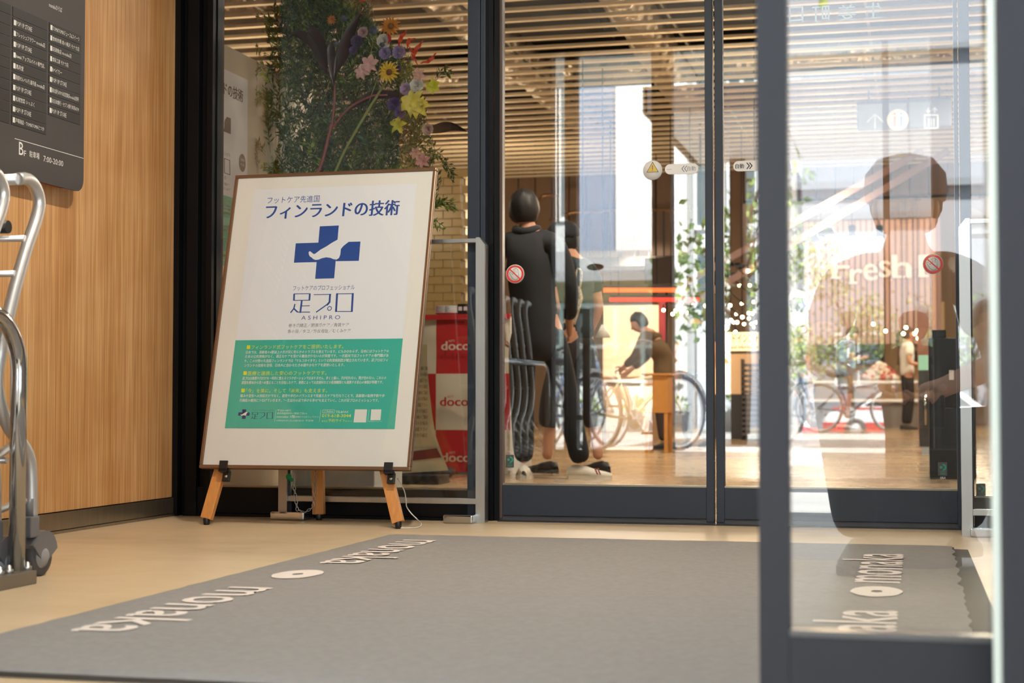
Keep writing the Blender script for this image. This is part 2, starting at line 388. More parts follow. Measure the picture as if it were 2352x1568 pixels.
# ---- outer glass front at y = 2.05
D3 = leaf('door_3', -.197, .55, .038, .04, .166, DN+.02, GLASS_OUT, th=.02, fm=SLATEN)
obj('grey_bead', MB().box((-.159, DN-.002, .166), (.50, DN+.0, .174), .001), mat('bead_grey', (78, 78, 80), .5), D3)
struct('trim_outer_post', MB().box((.0935, 1.965, 0), (.30, 2.028, TOP), .002), SLATEN)
mb = MB(); xs0 = .0835
mb.box((xs0, 1.985, .0), (.0925, 2.02, TOP), .001)
struct('trim_edge_strip', mb, mat('sky_gleam_pale', (214, 224, 218), .35, spec=.6))  # edge strip; the sky's gleam is put into its pale colour
struct('wall_outer_header', MB().box((-3.0, 1.98, TOP), (1.5, 2.14, 2.9)), SLATE)
struct('wall_outer_left', MB().box((-9, 1.98, 0), (-2.24, 2.1, 2.9)), mat('facade_dark', (52, 50, 50), .6))
struct('wall_outer_right', MB().box((1.4, 1.98, 0), (6, 2.1, 2.9)), mat('facade_dark', ()))
struct('trim_outer_mullion', MB().box((-2.155, 2.0, 0), (-2.08, 2.1, TOP), .002), SLATE)
struct('trim_outer_door_post', MB().box((-1.60, 1.99, 0), (-1.475, 2.1, TOP), .002), SLATE)
W3 = win('window_3', -2.24, -2.155, .15, y=2.05, gmat=GLASS_OUT, railmat=SLATE)
W4 = win('window_4', -2.08, -1.60, .15, y=2.05, gmat=GLASS_OUT, railmat=SLATE)
W5 = win('window_5', .56, 1.4, .166, y=2.05, gmat=GLASS_OUT, railmat=SLATE)

# ---- the hall behind: slatted ceiling under a dark plenum with foil ducts
PLEN = mat('plenum_black', (26, 22, 20), .9)
CH = struct('ceiling_hall', MB().box((-9, 6.0, 4.0), (6, 18.4, 4.2)), PLEN)
struct('ceiling_market', MB().box((-9, 18.4, 4.6), (6, 33, 4.8)), mat('market_ceiling', (120, 112, 104), .9))
SLM = mat('slat_beige', (236, 220, 194), .5)
sm = mesh_of('slat', MB().box((-6.1, -.024, 0), (5.6, .024, .024), .003), SLM)
SL0, SLP = 6.35, .29
for k in range(42): share('slat', sm, CH, (0, SL0+SLP*k, 3.07))
rm = mesh_of('carrier_rail', MB().box((-.009, 0, 0), (.009, 12, .02)), mat('rail_grey', (120, 122, 118), .4, .6))
for k in range(9): share('carrier_rail', rm, CH, (-5.6+1.32*k, 6.2, 3.095))
FOIL = mat('foil_wrap', (176, 168, 158), .3, .9, bump=1.0, bscale=5, bdist=.12)
for i, (x0, y0, x1, y1, z, r) in enumerate(((-6, 8.3, 5.5, 8.6, 3.79, .17), (-3.25, 6.4, -3.3, 18, 3.36, .17), (-1.9, 6.5, -2.2, 18, 3.36, .17), (1.4, 6.5, 1.3, 18, 3.36, .17), (-6, 12.2, 5.5, 12.0, 3.79, .17), (-6, 15.6, 5.5, 15.4, 3.79, .17))):
    P = [Vector((x0+(x1-x0)*t/24, y0+(y1-y0)*t/24, z)) for t in range(25)]
    o = obj('foil_duct', MB().tube(P, [r*(1+.09*math.sin(t*2.3+i)) for t in range(25)], 12), FOIL,
            label='crumpled silver foil-wrapped duct above the ceiling slats, '+('running crosswise above the tall flowers', 'running lengthwise beside the tiled column', 'running lengthwise above the sliding doors', 'running lengthwise on the far right', 'running crosswise in the middle of the hall', 'running crosswise before the brown boards')[i], cat='duct', group='foil ducts above the slats')
for x in (-5, -2.9, -.6, 2.4):
    o = obj('plenum_joist', MB().box((x-.05, 6.1, 3.965), (x+.05, 18.3, 4.0)).box((x-.12, 9.8, 3.3), (x+.4, 10.4, 3.45)), PLEN)
    tag(o, kind='structure')
# ---- hall side walls, gables, fascia of brown boards
HW = mat('hall_wall', (120, 100, 84), .8)
struct('wall_hall_left', MB().box((-9, 6.1, 0), (-8.8, 33, 4.8)), HW)
struct('wall_hall_right', MB().box((5.8, 6.1, 0), (6, 33, 4.8)), HW)
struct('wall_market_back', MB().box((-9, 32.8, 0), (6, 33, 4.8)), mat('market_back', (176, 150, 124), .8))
BW = struct('wall_boarded', MB().box((-8.8, 18.42, 2.0), (-1.96, 18.5, 4.6)).box((-1.96, 18.42, 2.72), (5.8, 18.5, 4.6)), LINER)
BRD = mat('brown_board', (138, 112, 92), .7, var=.15, scale=3, stretch=(3, 3, .3))
bA = mesh_of('wall_board', MB().box((.006, -.03, 0), (.198, 0, 2.4), .004), BRD); bB = mesh_of('wall_board', MB().box((.006, -.03, 0), (.198, 0, 1.7), .004), BRD)
x = -6.4
while x < 3.4:
    share('wall_board', bA if x < -1.98 else bB, BW, (x, 18.42, 2.03 if x < -1.98 else 2.74)); x += .204

# ---- tiled column (stands left of the market hall)
TC = struct('column_tiled', MB().box((-5.2, 12.66, 0), (-3.62, 13.3, 2.355)), mat('tile_joint', (96, 80, 58), .8))
TIL = mat('cream_tile', (178, 156, 110), .28, var=.06, scale=2)
t1 = mesh_of('tile', MB().box((0, -.012, 0), (.149, 0, .0642), .002), TIL)
t2 = mesh_of('tile', MB().box((0, -.0, 0), (.012, .149, .0642), .002), TIL)
for r_ in range(21):
    z = .94+.0675*r_; off = .0765*(r_ % 2)
    for k in range(5):
        xr = -3.62-.0765-off-.153*k+.075
        share('tile', t1, TC, (xr-.149+.0745, 12.66, z))
    for k in range(3): share('tile', t2, TC, (-3.62, 12.66+off+.153*k, z))

# ---- low cream wall right behind the left pane
CW = struct('wall_partition', MB().box((-3.05, 6.06, 0), (-2.9, 7.45, 2.0)), mat('cream_wall', (208, 198, 178), .8))

# ================================================================== ENTRANCE: wall directory
INKW = mat('print_white', (226, 224, 218), .6); INKB = mat('print_black', (28, 26, 26), .6)
CHAR = mat('directory_charcoal', (58, 53, 53), .55); REDP = mat('directory_red_edge', (176, 36, 26), .5); STRIP = mat('name_strip_black', (18, 16, 17), .5)
sg = root('wall_directory', (-2.84, 4.3, 1.19), 'charcoal wall directory board with rounded corners listing the shops of the floor', 'sign')
def rrect(y0, y1, z0, z1, r, x, n=6):
    P = []
    for cy_, cz_, a0 in ((y1-r, z0+r, -PI/2), (y1-r, z1-r, 0), (y0+r, z1-r, PI/2), (y0+r, z0+r, PI)):
        for k in range(n+1): a = a0+PI/2*k/n; P.append((x, cy_+r*math.cos(a), cz_+r*math.sin(a)))
    return P
obj('board', MB().prism(rrect(3.35, 5.099, 1.19, 2.5, .045, -2.846), (.006, 0, 0)), CHAR, sg)
obj('red_backing', MB().prism(rrect(3.36, 5.093, 1.196, 2.49, .045, -2.852), (.0058, 0, 0)).prism(rrect(3.38, 5.06, 1.197, 2.47, .04, -2.884), (.035, 0, 0)).prism(rrect(3.5, 4.95, 1.30, 2.40, .04, -2.90), (.018, 0, 0)), REDP, sg, label='red backing showing along the lower edge')
PS = Plane((-2.84, 0, 0), (0, 1, 0), (0, 0, 1))
c2 = ['', 'POP UP STORE', 'フレッシュフラワー monaka店', 'POP UP STORE', 'kawaii アップルパイの専門店。', '鳳月堂', '南部せんべい乃 巖手屋 monaka店', 'POP UP STORE', '松尾惣菜 いっぷく', 'POP UP STORE', '戸塚商店・TOMATOMAとつか']
c3 = ['TOMATOMAジュース&スイーツ', '食肉市場 肉の横沢 モナカ店', '田清魚店 monaka店', '食彩工房 モナカ店', 'Rベイカー', 'POP UP STORE', '東北銀行ATM 本店営業部monaka出張所', '北日本銀行・セブン銀行共同ATM', 'POP UP STORE']
c1 = ['店舗', '', '', '', 'カー 南町店', '', '', '', '', '', '']
wds = {'POP UP STORE': .095, '鳳月堂': .045, 'Rベイカー': .062, '食彩工房 モナカ店': .105, '田清魚店 monaka店': .125, '松尾惣菜 いっぷく': .115, '': 0, '店舗': .04, 'カー 南町店': .07}
for cx0, cx1, names in ((4.40, 4.618, c1), (4.631, 4.843, c2), (4.858, 5.069, c3)):
    for i, nm in enumerate(names):
        z1 = 1.738-.0353*i; z0 = z1-.0318
        st = obj('name_strip', MB().box((-2.8405, cx0, z0), (-2.8385, cx1, z1)), STRIP, sg)
        if nm:
            m_ = MB(); P2 = Plane((-2.8385, 0, 0), (0, 1, 0), (0, 0, 1))
            P2.text(m_, nm, cx0+.021, z0+.009, wds.get(nm, .178), .0155, lift=.0004, res=1, bold=.004)
            m_.prism([(-2.8384, a, b) for a, b in ((cx0+.006, z0+.008), (cx0+.018, z0+.008), (cx0+.018, z0+.025), (cx0+.006, z0+.025))], (.0004, 0, 0))
            obj('lettering', m_, INKW, st)
m_ = MB(); PS.text(m_, 'B', 4.678, 1.262, .026, .042, bold=.01); PS.text(m_, 'F', 4.708, 1.262, .013, .018, bold=.01)
PS.text(m_, '駐車場', 4.742, 1.264, .062, .021, bold=.006); PS.text(m_, '7:00-20:00', 4.83, 1.262, .128, .019, bold=.006)
PS.text(m_, 'monakaひろば', 4.855, 1.79, .085, .017, bold=.004); PS.text(m_, 'ラウンジ', 4.79, 1.815, .04, .012)
m_.prism([(-2.8399, 4.652, 1.3095), (-2.8399, 5.097, 1.3095), (-2.8399, 5.097, 1.3115), (-2.8399, 4.652, 1.3115)], (.0004, 0, 0))
obj('lettering', m_, INKW, sg)

# ================================================================== framed poster leaning on its easel
k_ = 1.14
PO = Vector((-1.919*k_, 4.86*k_, .46+(.24-.46)*k_)); a_, b_ = math.radians(-1.17), math.radians(14.86)
EX = Vector((math.cos(a_), math.sin(a_), 0)); EY = Vector((-math.sin(a_)*math.sin(b_), math.cos(a_)*math.sin(b_), math.cos(b_)))
PB = Plane(PO, EX, EY); EN = PB.n; BWd, BH = .728*k_, 1.03*k_
def brd(u0, u1, v0, v1, h0, h1, bev=0):
    q = MB().box((u0, v0, h0), (u1, v1, h1), bev); M = Matrix((EX, EY, EN)).transposed()
    q.v = [tuple(PO + M @ Vector(p)) for p in q.v]; return q
def merge(*a):
    r = MB()
    for q in a: r.add(q.v, q.f); r.s[-len(q.f):] = q.s
    return r
FRB = mat('frame_bronze', (128, 98, 74), .35, .55)
fp = root('framed_poster', PO, 'large framed foot care poster with blue cross leaning on a wooden easel', 'poster')
t_ = .013
for u0, u1, v0, v1 in ((-BWd/2, BWd/2, 0, t_), (-BWd/2, BWd/2, BH-t_, BH), (-BWd/2, -BWd/2+t_, t_, BH-t_), (BWd/2-t_, BWd/2, t_, BH-t_)):
    obj('frame_bar', brd(u0, u1, v0, v1, -.02, .004, .003), FRB, fp)
obj('back_board', brd(-BWd/2+.004, BWd/2-.004, .004, BH-.004, -.019, -.005), mat('board_back', (60, 48, 40), .7), fp)
CARD = mat('cream_card', (233, 230, 225), .55, var=.03, scale=1.5)
cd_ = obj('mount_card', brd(-BWd/2+t_, BWd/2-t_, t_, BH-t_, -.004, -.002), CARD, fp)
m_ = MB()
for v in (1.01, .55, .205, .79, 1.09): m_.add(brd(-BWd/2+t_, BWd/2-t_, v, v+.0015, -.002, -.0016).v, [(0, 1, 3, 2)])
# paper sheets
def c4(x, y): return (500+x/4.021, 400+y/4.021)
def c5(x, y): return (480+x/4.704, 760+y/4.704)
PAP = mat('poster_paper', (232, 233, 240), .5); GRN = mat('poster_green', (56, 176, 158), .42); BLU = mat('poster_blue', (28, 72, 152), .5); YEL = mat('poster_yellow', (222, 220, 30), .5)
def sheet(pts, h0, h1):
    q = [PB.uv(*p) for p in pts]; return MB().prism([PB.p(a, b, h0) for a, b in q], EN*(h1-h0))
A_ = PB.uv(583, 436); Bq = PB.uv(954, 421); Cq = PB.uv(925, 777); Dq = PB.uv(544, 781); Eq = PB.uv(906, 984); Fq = PB.uv(516, 983)
ul = (A_[0]+Dq[0]+Fq[0])/3; ur = (Bq[0]+Cq[0]+Eq[0])/3; vt = (A_[1]+Bq[1])/2; vm = (Cq[1]+Dq[1])/2; vb = (Eq[1]+Fq[1])/2
ps = obj('printed_sheet', brd(ul, ur, vm-.01, vt, -.0019, -.0011), PAP, fp)
gs = obj('printed_sheet', brd(ul-.002, ur+.002, vb, vm, -.0019, -.0005), GRN, fp, label='green lower sheet with yellow headings')
WH_S = [] # white-sheet prints, kept for the second poster
L1 = -.0009
mA = MB()
PB.tpx(mA, 'フットケア先進国', c4(455, 272), c4(937, 256), 15.5, lift=L1, bold=.0, res=3)
PB.tpx(mA, 'フィンランドの技術', c4(437, 408), c4(1668, 384), 34, lift=L1, bold=.026, res=4)
def polyc(m, pts, cf=c4, lift=L1): PB.shape(m, [cf(*p) for p in pts], lift)
polyc(mA, [(942, 480), (1118, 472), (1075, 960), (899, 965)]); polyc(mA, [(720, 637), (930, 630), (915, 810), (703, 816)], lift=L1); polyc(mA, [(1110, 626), (1318, 620), (1303, 799), (1090, 802)], lift=L1)
mFoot = MB(); foot = [(1107, 603), (1050, 635), (1000, 668), (950, 695), (920, 718), (905, 730), (892, 737), (880, 733), (868, 722), (856, 712), (846, 711), (839, 722), (842, 742), (852, 760), (868, 768), (878, 780), (900, 790), (930, 788), (960, 775), (1000, 766), (1040, 771), (1070, 784), (1100, 786), (1120, 772), (1132, 740), (1137, 690), (1160, 662), (1211, 622), (1180, 600), (1125, 585)]
PB.shape(mFoot, [c4(*p) for p in foot], L1+.0003)
def strokes(m, segs, cf=c4, sc=4.021, px=.0016):
    for wd, pts in segs: PB.line(m, [PB.uv(*cf(*p)) for p in pts], wd/sc*px, lift=L1)
PXM = abs(PB.uv(760, 600)[0]-PB.uv(761, 600)[0])
ashi = [(16, [(706, 1106), (703, 1162)]), (16, [(850, 1105), (846, 1160)]), (7, [(706, 1104), (852, 1102)]), (7, [(700, 1164), (850, 1162)]), (16, [(776, 1165), (762, 1275)]), (7, [(772, 1215), (848, 1213)]),
        (12, [(712, 1200), (702, 1240), (674, 1276)]), (12, [(702, 1238), (735, 1270)]), (8, [(735, 1272), (850, 1272)]),
        (7, [(888, 1111), (1045, 1108)]), (17, [(1037, 1108), (1032, 1180), (1010, 1205)]), (11, [(1015, 1198), (910, 1272)]),
        (18, [(1102, 1103), (1092, 1266)]), (18, [(1247, 1101), (1238, 1266)]), (7, [(1098, 1104), (1252, 1102)]), (7, [(1088, 1266), (1240, 1266)])]
strokes(mA, ashi, px=PXM)
cu, cv = PB.uv(*c4(1032, 1238)); PB.disc(mA, cu, cv, 21/4.021*PXM, L1, 24, r2=14/4.021*PXM)
PB.tpx(mA, 'フットケアのプロフェッショナル', c4(693, 1076), c4(1262, 1064), 11.5, lift=L1, res=2, bold=-.004)
PB.tpx(mA, 'A S H I P R O', c4(770, 1343), c4(1128, 1337), 9, lift=L1, res=3, bold=-.012)
mG = MB()
PB.tpx(mG, '巻き爪矯正／肥厚爪ケア／角質ケア', c4(652, 1412), c4(1210, 1408), 8.6, lift=L1, res=1)
PB.tpx(mG, '魚の目／タコ／外反母趾／むくみケア', c4(645, 1466), c4(1225, 1462), 8.6, lift=L1, res=1)
obj('blue_print', mA, BLU, ps); obj('white_foot', mFoot, PAP, ps); obj('small_print', mG, mat('print_grey', (96, 92, 104), .6), ps)
mY = MB(); mW = MB(); mN = MB(); L2 = -.0003
def t5(m, s_, l, r_, h, **k): PB.tpx(m, s_, c5(*l), c5(*r_), h, lift=L2, **k)
t5(mY, 'フィンランド式フットケアをご提供いたします。', (455, 195), (1450, 190), 9.6, res=2); t5(mY, '医療と連携した安心のフットケアです。', (418, 480), (1268, 474), 9.6, res=2); t5(mY, '「今」を楽に。そして「未来」も支えます。', (398, 666), (1275, 666), 9.6, res=2)
for x, y in ((427, 173), (390, 453), (368, 641)):
    polyc(mY, [(x-17, y-19), (x+20, y-19), (x+17, y+20), (x-20, y+20)], c5, L2)
rows = [('日本では、高齢者の4割以上の方が足に何らかのトラブルを抱えています。にもかかわらず、日本にはフットケアの', (398, 244), (1942, 236)), ('ための公的資格がなく、適正なケアを受ける機会が少ないのが実情です。一方欧米ではフットケアの専門職があ', (390, 291), (1938, 282)),
        ('り、この分野の先進国フィンランドでは「ヤルコホイタヤ」という公的資格制度が確立されています。足プロはフィ', (385, 338), (1930, 332)), ('ンランドの技術を習得。日本人に合わせたきめ細やかなケアを提供いたします。', (380, 386), (1462, 386)),
        ('足プロは角質や爪だけを一時的に整えるリラクゼーションではありません。歩くと痛い、爪が切れない、靴が合わない。これらの', (360, 528), (1914, 522)), ('原因を根本から見つめ整えることを目指したケア。状態によっては皮膚科などの医療機関とも連携する安心の体制が特徴です。', (352, 574), (1880, 570)),
        ('痛みや変形への対応だけでなく、姿勢や歩行のバランスまで見据えたケアを行なうことで、高齢期の転倒予防や歩', (336, 716), (1896, 716)), ('行機能の維持につなげていきます。"一生自分の足で歩ける幸せ"を支えていく。これが足プロのミッションです。', (330, 766), (1834, 766))]
for s_, l, r_ in rows: t5(mW, s_, l, r_, 7.4, res=1, bold=.012)
t5(mW, '〒020-0871', (738, 868), (880, 868), 4.5, res=1, bold=.006); t5(mW, '岩手県盛岡市中ノ橋通1丁目6-8', (734, 900), (1056, 898), 4.5, res=1, bold=.006)
t5(mW, 'monaka 1階', (730, 938), (928, 938), 6.2, res=2, bold=.01); t5(mW, '(南側入り口を入ってすぐ)', (930, 938), (1183, 938), 4.2, res=1); t5(mW, 'OPEN/9:30-CLOSE/18:30  不定休', (725, 978), (1128, 976), 4.3, res=1, bold=.006)
t5(mW, 'ご予約は', (1242, 878), (1344, 878), 4.3, res=1); t5(mW, 'TEL&FAX', (1368, 884), (1506, 884), 4.8, res=2, bold=.006); t5(mW, '足プロホームページ', (1726, 984), (1868, 982), 3.2, res=1)
for a, b in (((1230, 850), (1228, 884)), ((1228, 884), (1356, 884)), ((1356, 884), (1358, 850)), ((1358, 850), (1230, 850)), ((724, 850), (708, 980)), ((1208, 850), (1192, 980)), ((1730, 850), (1716, 980))):
    PB.line(mW, [PB.uv(*c5(*a)), PB.uv(*c5(*b))], .0009, L2)
t5(mY, '019-618-3044', (1220, 932), (1532, 930), 7.2, res=2, bold=.01); t5(mY, '予約サイト', (1286, 984), (1470, 982), 7.4, res=2); t5(mY, 'または', (1216, 982), (1280, 982), 4.2, res=1); t5(mY, 'から→', (1474, 982), (1545, 980), 3.6, res=1)
polyc(mW, [(1578, 846), (1708, 846), (1696, 986), (1562, 986)], c5, L2); polyc(mW, [(1754, 846), (1862, 846), (1852, 962), (1744, 962)], c5, L2)
polyc(mN, [(360, 846), (402, 846), (395, 948), (355, 948)], c5, L2); polyc(mN, [(318, 878), (440, 878), (436, 914), (314, 914)], c5, L2)
NAVY = mat('poster_navy', (30, 42, 104), .5)
for wd, pts in ashi: PB.line(mN, [PB.uv(*c5(455+(x-672)*.405, 878+(y-1100)*.40)) for x, y in pts], wd*.42/4.704*PXM, L2)
t5(mN, 'フットケアのプロフェッショナル', (466, 864), (692, 862), 3.2, res=1)
mF2 = MB(); PB.shape(mF2, [c5(342+(x-838)*.205, 876+(y-600)*.2) for x, y in foot], L2+.0002)
obj('yellow_print', mY, YEL, gs); obj('white_print', mW, INKW, gs); obj('navy_print', mN, NAVY, gs); obj('white_foot', mF2, INKW, gs)
obj('acrylic_cover', brd(-BWd/2+t_, BWd/2-t_, t_, BH-t_, .0008, .0018), GLASS_THIN, fp)

# ---- easel
BEECH = mat('easel_beech', (212, 150, 84), .5, var=.14, scale=14, stretch=(6, 6, .5), col2=(196, 130, 66)); 
ez = root('easel', (-2.2, 5.7, 0), 'wooden easel with black clips and rubber feet holding the framed poster', 'easel')
AP = Vector((-2.29, 5.915, 1.22))
feet = [Vector((-2.565, 5.536, .022)), Vector((-1.817, 5.532, .022)), Vector((-2.246, 5.860, .022))]
tops = [Vector((-2.36, 5.826, 1.12)), Vector((-2.20, 5.824, 1.12)), Vector((-2.27, 5.852, 1.1))]
# the front legs lean back parallel to the poster
for i in range(3):
    f_ = feet[i]; tp = tops[i]
    obj('leg', MB().bar(f_, tp, .043 if i < 2 else .046, .026, up=(0, -1, .25), bev=.003), BEECH, ez)
    obj('rubber_foot', MB().lathe([(.010, 0), (.012, .006), (.013, .024), (.008, .03)], (f_.x, f_.y, 0), 14), BLACKP, ez)
obj('apex_hinge', MB().box((-2.40, 5.838, 1.09), (-2.16, 5.866, 1.16), .004), DARKM, ez)
for px_ in (514, 893):
    u = PB.uv(px_, 1075)[0]; q = merge(brd(u-.017, u+.017, -.012, .028, .0042, .0085, .0015), brd(u-.017, u+.017, -.014, -.001, -.024, .0085, .001), brd(u-.008, u+.020, -.046, -.006, -.026, -.012, .002))
    cl = obj('clip', q, BLACKP, ez)
    M_ = Matrix((EX, EY, EN)).transposed()
    obj('bolt', MB().lathe([(.0065, -.001), (.0065, .002), (.003, .004)], PB.p(u+.008, -.028, -.0115), 12, M=M_), CHROME, cl)
def chain(pts, ln=.017, r=.0014, wd=.0055):
    m = MB(); P = [Vector(p) for p in pts]; tot = sum((P[i+1]-P[i]).length for i in range(len(P)-1)); n = int(tot/ln/.78)
    for k in range(n):
        s_ = tot*(k+.5)/n; i = 0
        while i < len(P)-2 and s_ > (P[i+1]-P[i]).length: s_ -= (P[i+1]-P[i]).length; i += 1
        t = (P[i+1]-P[i]).normalized(); c = P[i]+t*s_; a = Vector((1, 0, .0)) if k % 2 else Vector((0, 1, 0)); a = (a-t*a.dot(t)).normalized()
        m.tube([c+t*math.cos(q)*ln/2+a*math.sin(q)*wd for q in [2*PI*j/10 for j in range(10)]], r, 5, closed=True)
    return m
ch = obj('chain', chain([(-2.335, 5.80, .25), (-2.325, 5.80, .13), (-2.312, 5.80, .045), (-2.29, 5.82, .03), (-2.262, 5.838, .05), (-2.255, 5.838, .14), (-2.25, 5.84, .25)]), STEEL, ez)
obj('key_tag', MB().lathe([(.004, -.001), (.012, -.001), (.012, .001), (.004, .001)], (-2.345, 5.795, .168), 14, axis='y').lathe([(.0, -.001), (.009, -.001), (.009, .001), (0, .001)], (-2.334, 5.794, .157), 12, axis='y'), mat('green_tag', (20, 140, 86), .4), ez, label='small green plastic tag on the chain')
cord = [at_y(913, 1098, 5.66), at_y(921, 1112, 5.66), at_y(929, 1128, 5.65), at_y(933, 1150, 5.64), at_y(934, 1163, 5.63), at_y(944, 1178, 5.62), at_y(958, 1192, 5.61)]
cord += [at_z(966, 1200, .012), at_z(967, 1206, .004), at_z(960, 1211, .003), at_z(940, 1212, .003), at_z(915, 1212, .003), at_z(900, 1208, .003)]
obj('power_cord', MB().tube(crv(cord, 5), .0021, 7), WHITE, None, 'thin white cord trailing from the poster to the floor by the right easel leg', 'cord')

# ================================================================== guard rails beside the sliding doors
def guard(name, posts, y, xr0, xr1, lab, bases, topz, postw=.036, cut=1):
    g = root(name, ((xr0+xr1)/2, y, 0), lab, 'guard rail', 'steel and glass guard rails by the inner doors')
    for i, x in enumerate(posts):
        d = -1 if cut > 0 else 1
        P = [(x-postw/2, y-.022, .0), (x+postw/2, y-.022, .0), (x+postw/2, y-.022, topz-.028 if cut > 0 else topz), (x+postw/2-.022 if cut > 0 else x+postw/2, y-.022, topz), (x-postw/2 if cut > 0 else x-postw/2+.022, y-.022, topz), (x-postw/2, y-.022, topz if cut > 0 else topz-.028)]
        obj('post', MB().prism(P, (0, .05, 0)), STEEL, g)
        b0, b1 = bases[i]; obj('base_cover', MB().box((b0, y-.085, 0), (b1, y+.022, .032), .006), CHROME, g)
    obj('top_rail', MB().box((xr0, y-.008, topz-.018), (xr1, y+.012, topz-.002), .002), STEEL, g)
    obj('bottom_rail', MB().box((xr0, y-.012, .068), (xr1, y+.014, .09), .002), STEEL, g)
    obj('glass_pane', MB().box((xr0, y-.003, .09), (xr1, y+.003, topz-.018)), GLASS_THIN, g)
    for c_ in (xr0-.001, xr1-.006): obj('glass_clamp', MB().box((c_, y-.006, .09), (c_+.007, y+.006, topz-.018)), DARKM, g)
    return g
guard('guard_rail', [-1.607, -2.404], 5.90, -2.386, -1.625, 'steel guard rail with glass pane behind the poster easel, left of the doors', [(-1.735, -1.62), (-2.43, -2.29)], 1.079)
guard('guard_rail', [.157], 5.74, .175, 1.05, 'steel guard rail with glass pane right of the sliding doors', [(.165, .36)], 1.085, cut=-1)

# ================================================================== nested carts and their corral at the left wall
BLK = BLACKP
def pz(px_, py_, X_=-2.25): p = at_x(px_, py_, X_); return (p.y, p.z)
def make_cart():
    xs = -2.25; wd = .44
    c = root('shopping_cart', (xs-wd/2, 3.6, 0), 'silver tube shopping cart with black grips, first of the nested row by the wood wall', 'cart', 'nested carts by the wood wall')
    path = [pz(40, 411), pz(62, 411), pz(80, 428), pz(90, 462), pz(84, 500), pz(62, 565), pz(40, 640), pz(20, 720), pz(3, 800), pz(-8, 870), pz(2, 935), pz(22, 985), pz(48, 1015), pz(66, 1050), pz(71, 1100), pz(72, 1210)]
    for x in (xs, xs-wd):
        obj('side_frame', MB().tube(crv([(x, y, z) for y, z in path], 5), .0165, 12).tube([(x, path[12][0]-.02, path[12][1]), (x, 3.2, .17)], .011, 8), ALU, c)
    y0, z0 = path[0]
    obj('handle', MB().tube([(xs, y0+.004, z0), (xs-wd, y0+.004, z0)], .015, 12), ALU, c)
    obj('grip', MB().tube([(xs-.045, y0+.004, z0), (xs-wd+.045, y0+.004, z0)], .020, 12), BLK, c, label='black rubber grip on the handle')
    yg, zg = pz(57, 522); obj('grip', MB().tube([(xs-.035, yg-.02, zg), (xs-wd+.035, yg-.02, zg)], .017, 12), BLK, c, label='black lower grip')
    for px_, py_ in ((58, 547), (35, 628), (2, 852), (16, 1057)):
        y, z = pz(px_, py_); o = obj('crossbar', MB().tube([(xs, y, z), (xs-wd, y, z)], .0085, 8), ALU, c)
    m = MB()
    for k in range(7):
        x = xs-.06-k*.053; m.tube([(x, yg-.03, zg-.01), (x, yg-.13, zg-.16), (x, yg-.3, zg-.2)], .0035, 6)
    for k in range(5):
        t = k/4; m.tube([(xs-.05, yg-.04-.26*t, zg-.04-.15*t), (xs-wd+.05, yg-.04-.26*t, zg-.04-.15*t)], .0035, 6)
    obj('wire_seat', m, BLK, c, label='black wire child seat')
    for x in (xs, xs-wd):
        obj('base_rail', MB().tube([(x, 3.75, .2), (x, 3.25, .135)], .010, 8), ALU, c)
    for x, y, z0_ in ((xs+.005, 3.77, .165), (xs-wd-.005, 3.77, .165), (xs-.06, 3.27, .14), (xs-wd+.06, 3.27, .14)):
        cs = obj('caster', MB().box((x-.018, y-.025, z0_-.06), (x+.018, y+.02, z0_-.005), .004).tube([(x, y-.005, z0_-.01), (x, y-.005, z0_+.04)], .012, 10)
                 .prism([(x-.02, y+.045+.064*math.cos(a), .056+.064*math.sin(a)) for a in [math.radians(q) for q in (12, 27, 42, 57, 72, 87, 102, 125)]]+[(x-.02, y-.012, .085), (x-.02, y+.032, .04), (x-.02, y+.058, .04)], (.04, 0, 0)), mat('caster_grey', (104, 104, 108), .35), c)
        obj('wheel', MB().lathe([(.030, -.012), (.048, -.012), (.0525, -.008), (.0525, .008), (.048, .012), (.030, .012)], (x, y+.045, .0528), 28, axis='x'), RUBBER, cs)
        obj('hub', MB().lathe([(0, -.0225), (.012, -.0225), (.02, -.020), (.034, -.011), (.034, .011), (.02, .020), (.012, .0225), (0, .0225)], (x, y+.045, .0528), 20, axis='x'), mat('hub_grey', (150, 150, 152), .35), cs)
    return c
cart = make_cart()
ordw = ['second', 'third', 'fourth', 'fifth', 'sixth', 'seventh']
for k in range(6):
    c = copy_tree(cart); c.location = cart.location + Vector((0, -.172*(k+1), 0)); c['label'] = 'silver tube shopping cart with black grips, %s of the nested row by the wood wall' % ordw[k]
co = root('cart_corral_rail', (-2.18, 3.3, 0), 'polished steel hoop rail on a flat floor plate beside the carts', 'rail')
yb = at_x(38, 1322, -2.2).y
obj('floor_plate', MB().box((-2.235, 2.2, 0), (-2.155, 3.655, .034), .002), mat('plate_steel', (140, 134, 124), .4, .8), co)
zt = at_y(20, 722, yb).z
hoop = [(-2.2, yb, .034), (-2.2, yb, zt-.16)]+[(-2.2, yb-.14+.14*math.cos(a), zt-.14+.14*math.sin(a)) for a in [PI/2*k/8 for k in range(9)]]+[(-2.2, 2.55, zt)]+[(-2.2, 2.55-.14*math.sin(a), zt-.14+.14*math.cos(a)) for a in [PI/2*k/8 for k in range(1, 9)]]+[(-2.2, 2.41, .034)]
obj('hoop', MB().tube(hoop, .0205, 16), CHROME, co)
for y in (yb-.05, yb+.035, yb-.09): obj('anchor_bolt', MB().lathe([(.013, 0), (.013, .008), (.008, .010), (.007, .018), (0, .021)], (-2.185, y-.01, .034), 6), STEEL, co)

